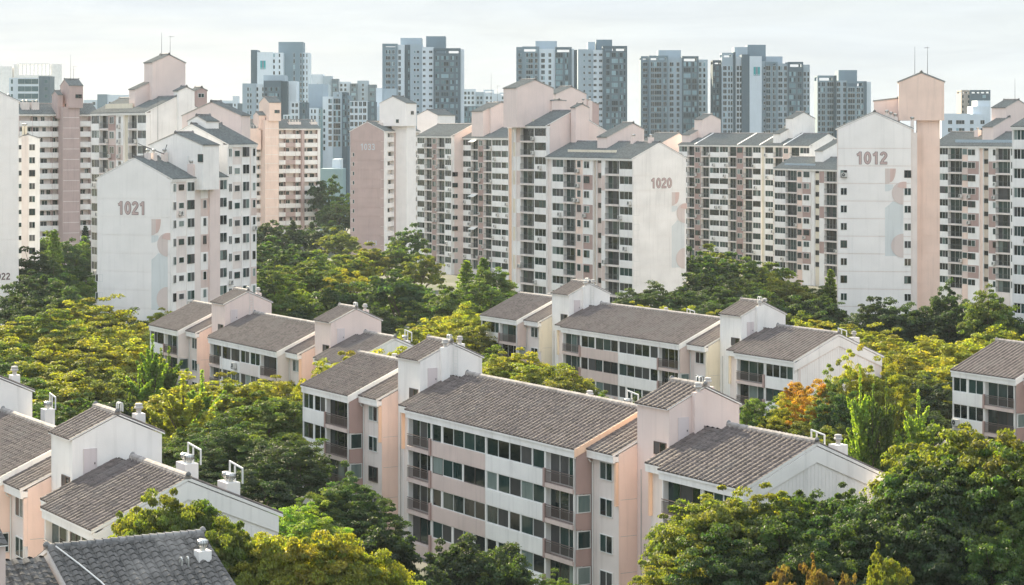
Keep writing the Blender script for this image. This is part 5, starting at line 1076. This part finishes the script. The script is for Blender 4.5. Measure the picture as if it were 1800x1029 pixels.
grove("left of the large foreground block", 'trees left of the large foreground block', [(375, 655, 10, 5, 'mid', 'yellow'), (425, 658, 10, 5, 'mid', 'yellow'), (300, 680, 9, 5, 'mid', 'yellow'), (455, 690, 10, 5, 'mid', 'green'), (480, 660, 9.5, 5, 'mid', 'yellow'), (512, 640, 9.5, 5, 'mid', 'yellow'), (545, 628, 9.5, 5, 'mid', 'yellow'), (590, 622, 13, 4, 'mid', 'yellow'), (628, 612, 13.4, 4, 'mid', 'yellow'), (668, 598, 14, 4.2, 'mid', 'yellow'), (560, 632, 12, 3.4, 'mid', 'yellow'), (500, 690, 10, 5, 'near', 'green'), (470, 740, 10, 5, 'near', 'green'), (510, 760, 10, 5, 'near', 'dark'), (430, 745, 9, 4.5, 'near', 'dark'), (400, 735, 10, 4.8, 'near', 'deep'), (380, 790, 8, 4.0, 'near', 'dark'), (450, 800, 9, 5, 'near', 'dark'), (330, 740, 8.5, 4, 'near', 'green')])
grove("between the two middle low blocks", 'trees between the low blocks', [(690, 592, 10.5, 5, 'mid', 'yellow'), (720, 570, 10.5, 5, 'mid', 'yellow'), (765, 553, 11, 5, 'mid', 'yellow'), (810, 532, 12, 6, 'mid', 'yellow'), (830, 560, 11, 5, 'mid', 'olive'), (880, 618, 9.5, 4.6, 'mid', 'yellow'), (915, 612, 10, 5, 'mid', 'yellow'), (955, 628, 9.5, 4.6, 'mid', 'yellow'), (1000, 645, 9, 4.4, 'mid', 'olive'), (860, 610, 9.5, 4, 'mid', 'green'), (1060, 690, 8, 3.2, 'near', 'green'), (1120, 690, 7.5, 3, 'near', 'dark')])
grove("around the foot of the peach-shafted slab", 'trees between towers 1021 and 1033', [(470, 388, 14, 6, 'far', 'dark'), (500, 392, 12, 6, 'far', 'dark'), (540, 396, 11, 6, 'far', 'dark'), (515, 385, 13, 3.2, 'conifer', 'dark'), (548, 388, 12, 3, 'conifer', 'dark'), (575, 308, 22, 6, 'far', 'deep'), (602, 345, 16.5, 7, 'far', 'green'), (585, 352, 15.5, 7, 'far', 'deep'), (572, 392, 12, 6, 'far', 'dark'), (602, 400, 12, 6, 'far', 'olive'), (480, 420, 13, 7, 'far', 'deep'), (465, 450, 12, 6, 'far', 'dark'), (525, 432, 13, 7, 'far', 'deep'), (580, 440, 13, 7, 'far', 'green'), (630, 448, 12, 6, 'far', 'yellow'), (560, 452, 11, 6, 'far', 'deep')])
grove("below the dusty-pink gable", 'trees in front of tower 1033', [(470, 468, 12, 6, 'mid', 'green'), (520, 460, 12, 6, 'mid', 'olive'), (560, 462, 12, 6, 'mid', 'green'), (610, 470, 11.5, 5, 'mid', 'gold'), (700, 470, 14, 8, 'round', 'deep'), (665, 490, 11, 5, 'mid', 'green'), (600, 492, 12, 6, 'round', 'deep'), (500, 500, 11, 6, 'round', 'green'), (550, 505, 10, 6, 'round', 'green'), (460, 495, 11, 5, 'round', 'dark'), (590, 520, 9, 5, 'round', 'green'), (640, 430, 12, 6, 'far', 'olive'), (690, 420, 13, 6, 'far', 'green'), (715, 398, 14, 5, 'far', 'deep'), (740, 442, 12, 5, 'far', 'olive'), (780, 498, 12, 6, 'round', 'green'), (760, 520, 10, 5, 'mid', 'green'), (820, 455, 13, 4.2, 'conifer', 'lime'), (850, 450, 14, 4, 'conifer', 'green'), (870, 462, 13, 5, 'mid', 'green'), (840, 490, 12, 6, 'mid', 'green'), (740, 560, 8, 5, 'mid', 'dark'), (660, 540, 9, 5, 'mid', 'dark'), (520, 540, 8.5, 5, 'mid', 'dark')])
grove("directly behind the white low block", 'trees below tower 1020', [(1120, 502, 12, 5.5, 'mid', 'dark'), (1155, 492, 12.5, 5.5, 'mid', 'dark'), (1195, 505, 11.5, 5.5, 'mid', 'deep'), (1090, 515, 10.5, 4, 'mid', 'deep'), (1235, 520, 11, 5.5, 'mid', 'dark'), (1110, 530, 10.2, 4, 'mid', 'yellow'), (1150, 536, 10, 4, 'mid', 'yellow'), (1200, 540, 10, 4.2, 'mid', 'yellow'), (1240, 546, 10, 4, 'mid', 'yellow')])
grove("below the long mauve-bayed slab", 'trees between towers 1020 and 1012', [(1225, 440, 14, 6, 'far', 'deep'), (1255, 434, 14, 6, 'far', 'olive'), (1300, 450, 13, 6.5, 'far', 'deep'), (1335, 452, 13, 6, 'far', 'green'), (1240, 470, 14, 6.5, 'far', 'dark'), (1285, 480, 13.5, 6.5, 'mid', 'dark'), (1345, 478, 13, 6, 'far', 'olive'), (1390, 486, 12.5, 6, 'mid', 'olive'), (1430, 490, 12, 5.5, 'mid', 'deep'), (1460, 470, 14, 3.2, 'conifer', 'green'), (1310, 505, 12.5, 6.5, 'mid', 'deep'), (1360, 510, 12, 6, 'mid', 'deep'), (1270, 515, 12, 6, 'mid', 'dark'), (1420, 515, 11.5, 5.5, 'mid', 'dark'), (1455, 520, 11, 4.6, 'mid', 'deep'), (1400, 540, 10, 4.5, 'mid', 'olive'), (1440, 545, 9.5, 4.5, 'mid', 'deep')])
grove("at the foot of the rightmost mural tower", 'trees at the foot of tower 1012', [(1528, 526, 12.5, 4.8, 'mid', 'dark'), (1560, 520, 13, 4.8, 'mid', 'dark'), (1592, 530, 12, 4.6, 'mid', 'deep'), (1628, 524, 12.5, 5.4, 'mid', 'dark'), (1662, 534, 12, 4.6, 'mid', 'dark'), (1690, 515, 13, 3.6, 'mid', 'deep'), (1738, 500, 15, 4.6, 'mid', 'green'), (1715, 535, 12, 4.6, 'mid', 'deep'), (1765, 535, 12, 4.6, 'mid', 'deep'), (1662, 490, 15, 3, 'mid', 'dark')])
grove("in the belt behind the right-edge low block", 'trees below tower 1012', [(1410, 560, 10.5, 4.6, 'mid', 'yellow'), (1455, 562, 10.5, 5, 'mid', 'yellow'), (1500, 566, 10.5, 5, 'mid', 'yellow'), (1545, 578, 10.5, 5, 'mid', 'yellow'), (1590, 586, 10.5, 5.5, 'mid', 'yellow'), (1640, 590, 10.5, 5.5, 'mid', 'yellow'), (1690, 588, 11, 5.5, 'mid', 'gold'), (1735, 572, 11.5, 5.5, 'mid', 'yellow'), (1785, 580, 11, 5, 'mid', 'yellow'), (1510, 604, 10.5, 5.5, 'mid', 'yellow'), (1570, 612, 10.5, 5.5, 'mid', 'yellow'), (1625, 614, 10.5, 5.5, 'mid', 'gold'), (1660, 625, 10.2, 4.8, 'mid', 'yellow'), (1490, 622, 10.2, 5, 'mid', 'olive'), (1545, 640, 10, 5, 'mid', 'olive'), (1610, 645, 10, 5, 'mid', 'olive'), (1650, 660, 9.5, 4.5, 'mid', 'dark'), (1480, 660, 9, 4.5, 'mid', 'dark'), (1560, 680, 9, 4.5, 'mid', 'dark'), (1610, 700, 8.5, 4.5, 'mid', 'dark')])
grove("by the white low block's right end", 'trees right of the white low block', [(1466, 640, 13.6, 2.8, 'near', 'olive'), (1503, 614, 14.6, 3.4, 'near', 'yellow'), (1545, 628, 14, 3.4, 'near', 'yellow'), (1480, 668, 12.6, 3, 'near', 'deep'), (1402, 655, 12.2, 2.8, 'near', 'orange'), (1438, 668, 12.2, 2.7, 'near', 'orange'), (1330, 686, 10.6, 3.0, 'near', 'green'), (1375, 692, 10.6, 3.0, 'near', 'yellow'), (1440, 702, 10.6, 3.4, 'near', 'olive'), (1480, 735, 9.5, 3.4, 'near', 'olive'), (1395, 735, 7.8, 3.4, 'near', 'green'), (1340, 725, 7.5, 3.2, 'near', 'green'), (1512, 640, 15, 1.8, 'ginkgo', 'lime'), (1535, 672, 13.4, 1.7, 'ginkgo', 'green'), (1558, 660, 14, 1.5, 'ginkgo', 'green'), (1614, 682, 13.4, 2.0, 'ginkgo', 'lime'), (1585, 720, 9, 2.2, 'ginkgo', 'green')])
grove("in the lower right clump", 'big trees at the lower right', [(1690, 732, 18, 5.4, 'tall', 'olive'), (1640, 752, 17.2, 4.4, 'tall', 'olive'), (1735, 742, 18, 5.5, 'tall', 'olive'), (1795, 765, 17.5, 5, 'tall', 'green'), (1622, 800, 16, 3.6, 'tall', 'green'), (1640, 790, 16.5, 5, 'tall', 'deep'), (1720, 805, 16, 4.5, 'tall', 'green'), (1785, 830, 15.5, 4.2, 'tall', 'green'), (1235, 868, 13.4, 4.0, 'tall', 'olive'), (1300, 850, 14, 4.6, 'tall', 'olive'), (1365, 862, 13.6, 4.2, 'tall', 'green'), (1420, 842, 13.6, 3.2, 'tall', 'dark'), (1465, 852, 13.6, 3.4, 'tall', 'deep'), (1520, 862, 14, 3.8, 'tall', 'deep'), (1195, 930, 12, 3.4, 'near', 'olive'), (1270, 925, 12.4, 3.8, 'near', 'deep'), (1350, 915, 12.6, 4, 'near', 'deep'), (1410, 920, 12.4, 4, 'near', 'deep'), (1480, 925, 12.6, 4, 'near', 'deep'), (1575, 870, 14, 4.0, 'tall', 'deep'), (1640, 875, 14, 4.2, 'tall', 'deep'), (1700, 885, 13.8, 4, 'tall', 'dark'), (1620, 950, 12, 3.6, 'near', 'dark'), (1700, 960, 11.8, 3.4, 'near', 'dark'), (1770, 900, 13.6, 3.8, 'tall', 'green'), (1780, 970, 11.8, 3.4, 'near', 'deep'), (1555, 956, 13.6, 1.5, 'tall', 'olive'), (1370, 982, 13, 1.3, 'tall', 'brown'), (1432, 975, 13, 1.4, 'tall', 'brown'), (1490, 994, 12.6, 1.1, 'tall', 'brown'), (1500, 980, 10.2, 2.6, 'near', 'dark'), (1320, 985, 10.2, 2.8, 'near', 'dark'), (1220, 990, 10, 3, 'near', 'green'), (1590, 1000, 10, 2.6, 'near', 'olive')])  # lower rows: shade between crowns is put into the deep and dark leaf hues
grove('in front of the large foreground block', 'trees in front of the foreground block', [(612, 822, 9.5, 3.6, 'near', 'deep'), (575, 850, 8.5, 2.8, 'near', 'green'), (650, 870, 8, 3, 'near', 'deep'), (680, 905, 8.2, 3.2, 'round', 'dark'), (560, 885, 8.4, 3.4, 'near', 'lime'), (505, 878, 8, 3, 'near', 'lime'), (462, 905, 14.2, 3.4, 'tall', 'yellow'), (545, 903, 14.4, 3.8, 'tall', 'gold'), (622, 930, 13.6, 3.4, 'tall', 'yellow'), (430, 950, 12.8, 3.2, 'near', 'olive'), (510, 955, 12.8, 3.4, 'near', 'yellow'), (590, 965, 12.4, 3.2, 'near', 'yellow'), (685, 985, 11.6, 2.6, 'near', 'gold'), (850, 932, 7.5, 3.4, 'round', 'dark'), (790, 945, 7.2, 2.8, 'round', 'dark'), (890, 955, 7, 2.6, 'round', 'deep'), (975, 1002, 5.4, 2.0, 'near', 'green'), (862, 1006, 5.2, 2.2, 'round', 'olive'), (760, 985, 6, 2.4, 'round', 'dark')])
grove("beside the portal-framed block", 'trees by the portal-framed block', [(290, 846, 16, 3.2, 'tall', 'olive'), (335, 852, 15.6, 3.2, 'tall', 'green'), (240, 866, 15, 2.4, 'tall', 'olive'), (385, 882, 15, 3.0, 'tall', 'olive'), (432, 905, 14.2, 2.8, 'tall', 'green'), (300, 885, 14.6, 3.4, 'tall', 'green'), (262, 905, 13.4, 3.0, 'tall', 'green'), (345, 900, 13.6, 3.2, 'tall', 'olive'), (400, 930, 12.6, 2.6, 'near', 'deep'), (140, 945, 12.2, 0.9, 'round', 'yellow')])

# ------------------------------------------------------------------ air
hz = MB(); hz.box(-2500, 2500, -60, 3200, -1.0, 88.0, 'white'); hz.mats = []
me = bpy.data.meshes.new('haze'); me.from_pydata(hz.v, [], hz.f)
hm = bpy.data.materials.new('haze'); hm.use_nodes = True; n = hm.node_tree.nodes; n.remove(n['Principled BSDF'])
pv = n.new('ShaderNodeVolumePrincipled'); pv.inputs['Color'].default_value = (0.80, 0.91, 1.0, 1); pv.inputs['Density'].default_value = 0.00005; pv.inputs['Anisotropy'].default_value = 0.2
hm.node_tree.links.new(pv.outputs[0], n['Material Output'].inputs['Volume']); me.materials.append(hm); me.update()
ob('haze', me, kind='stuff')
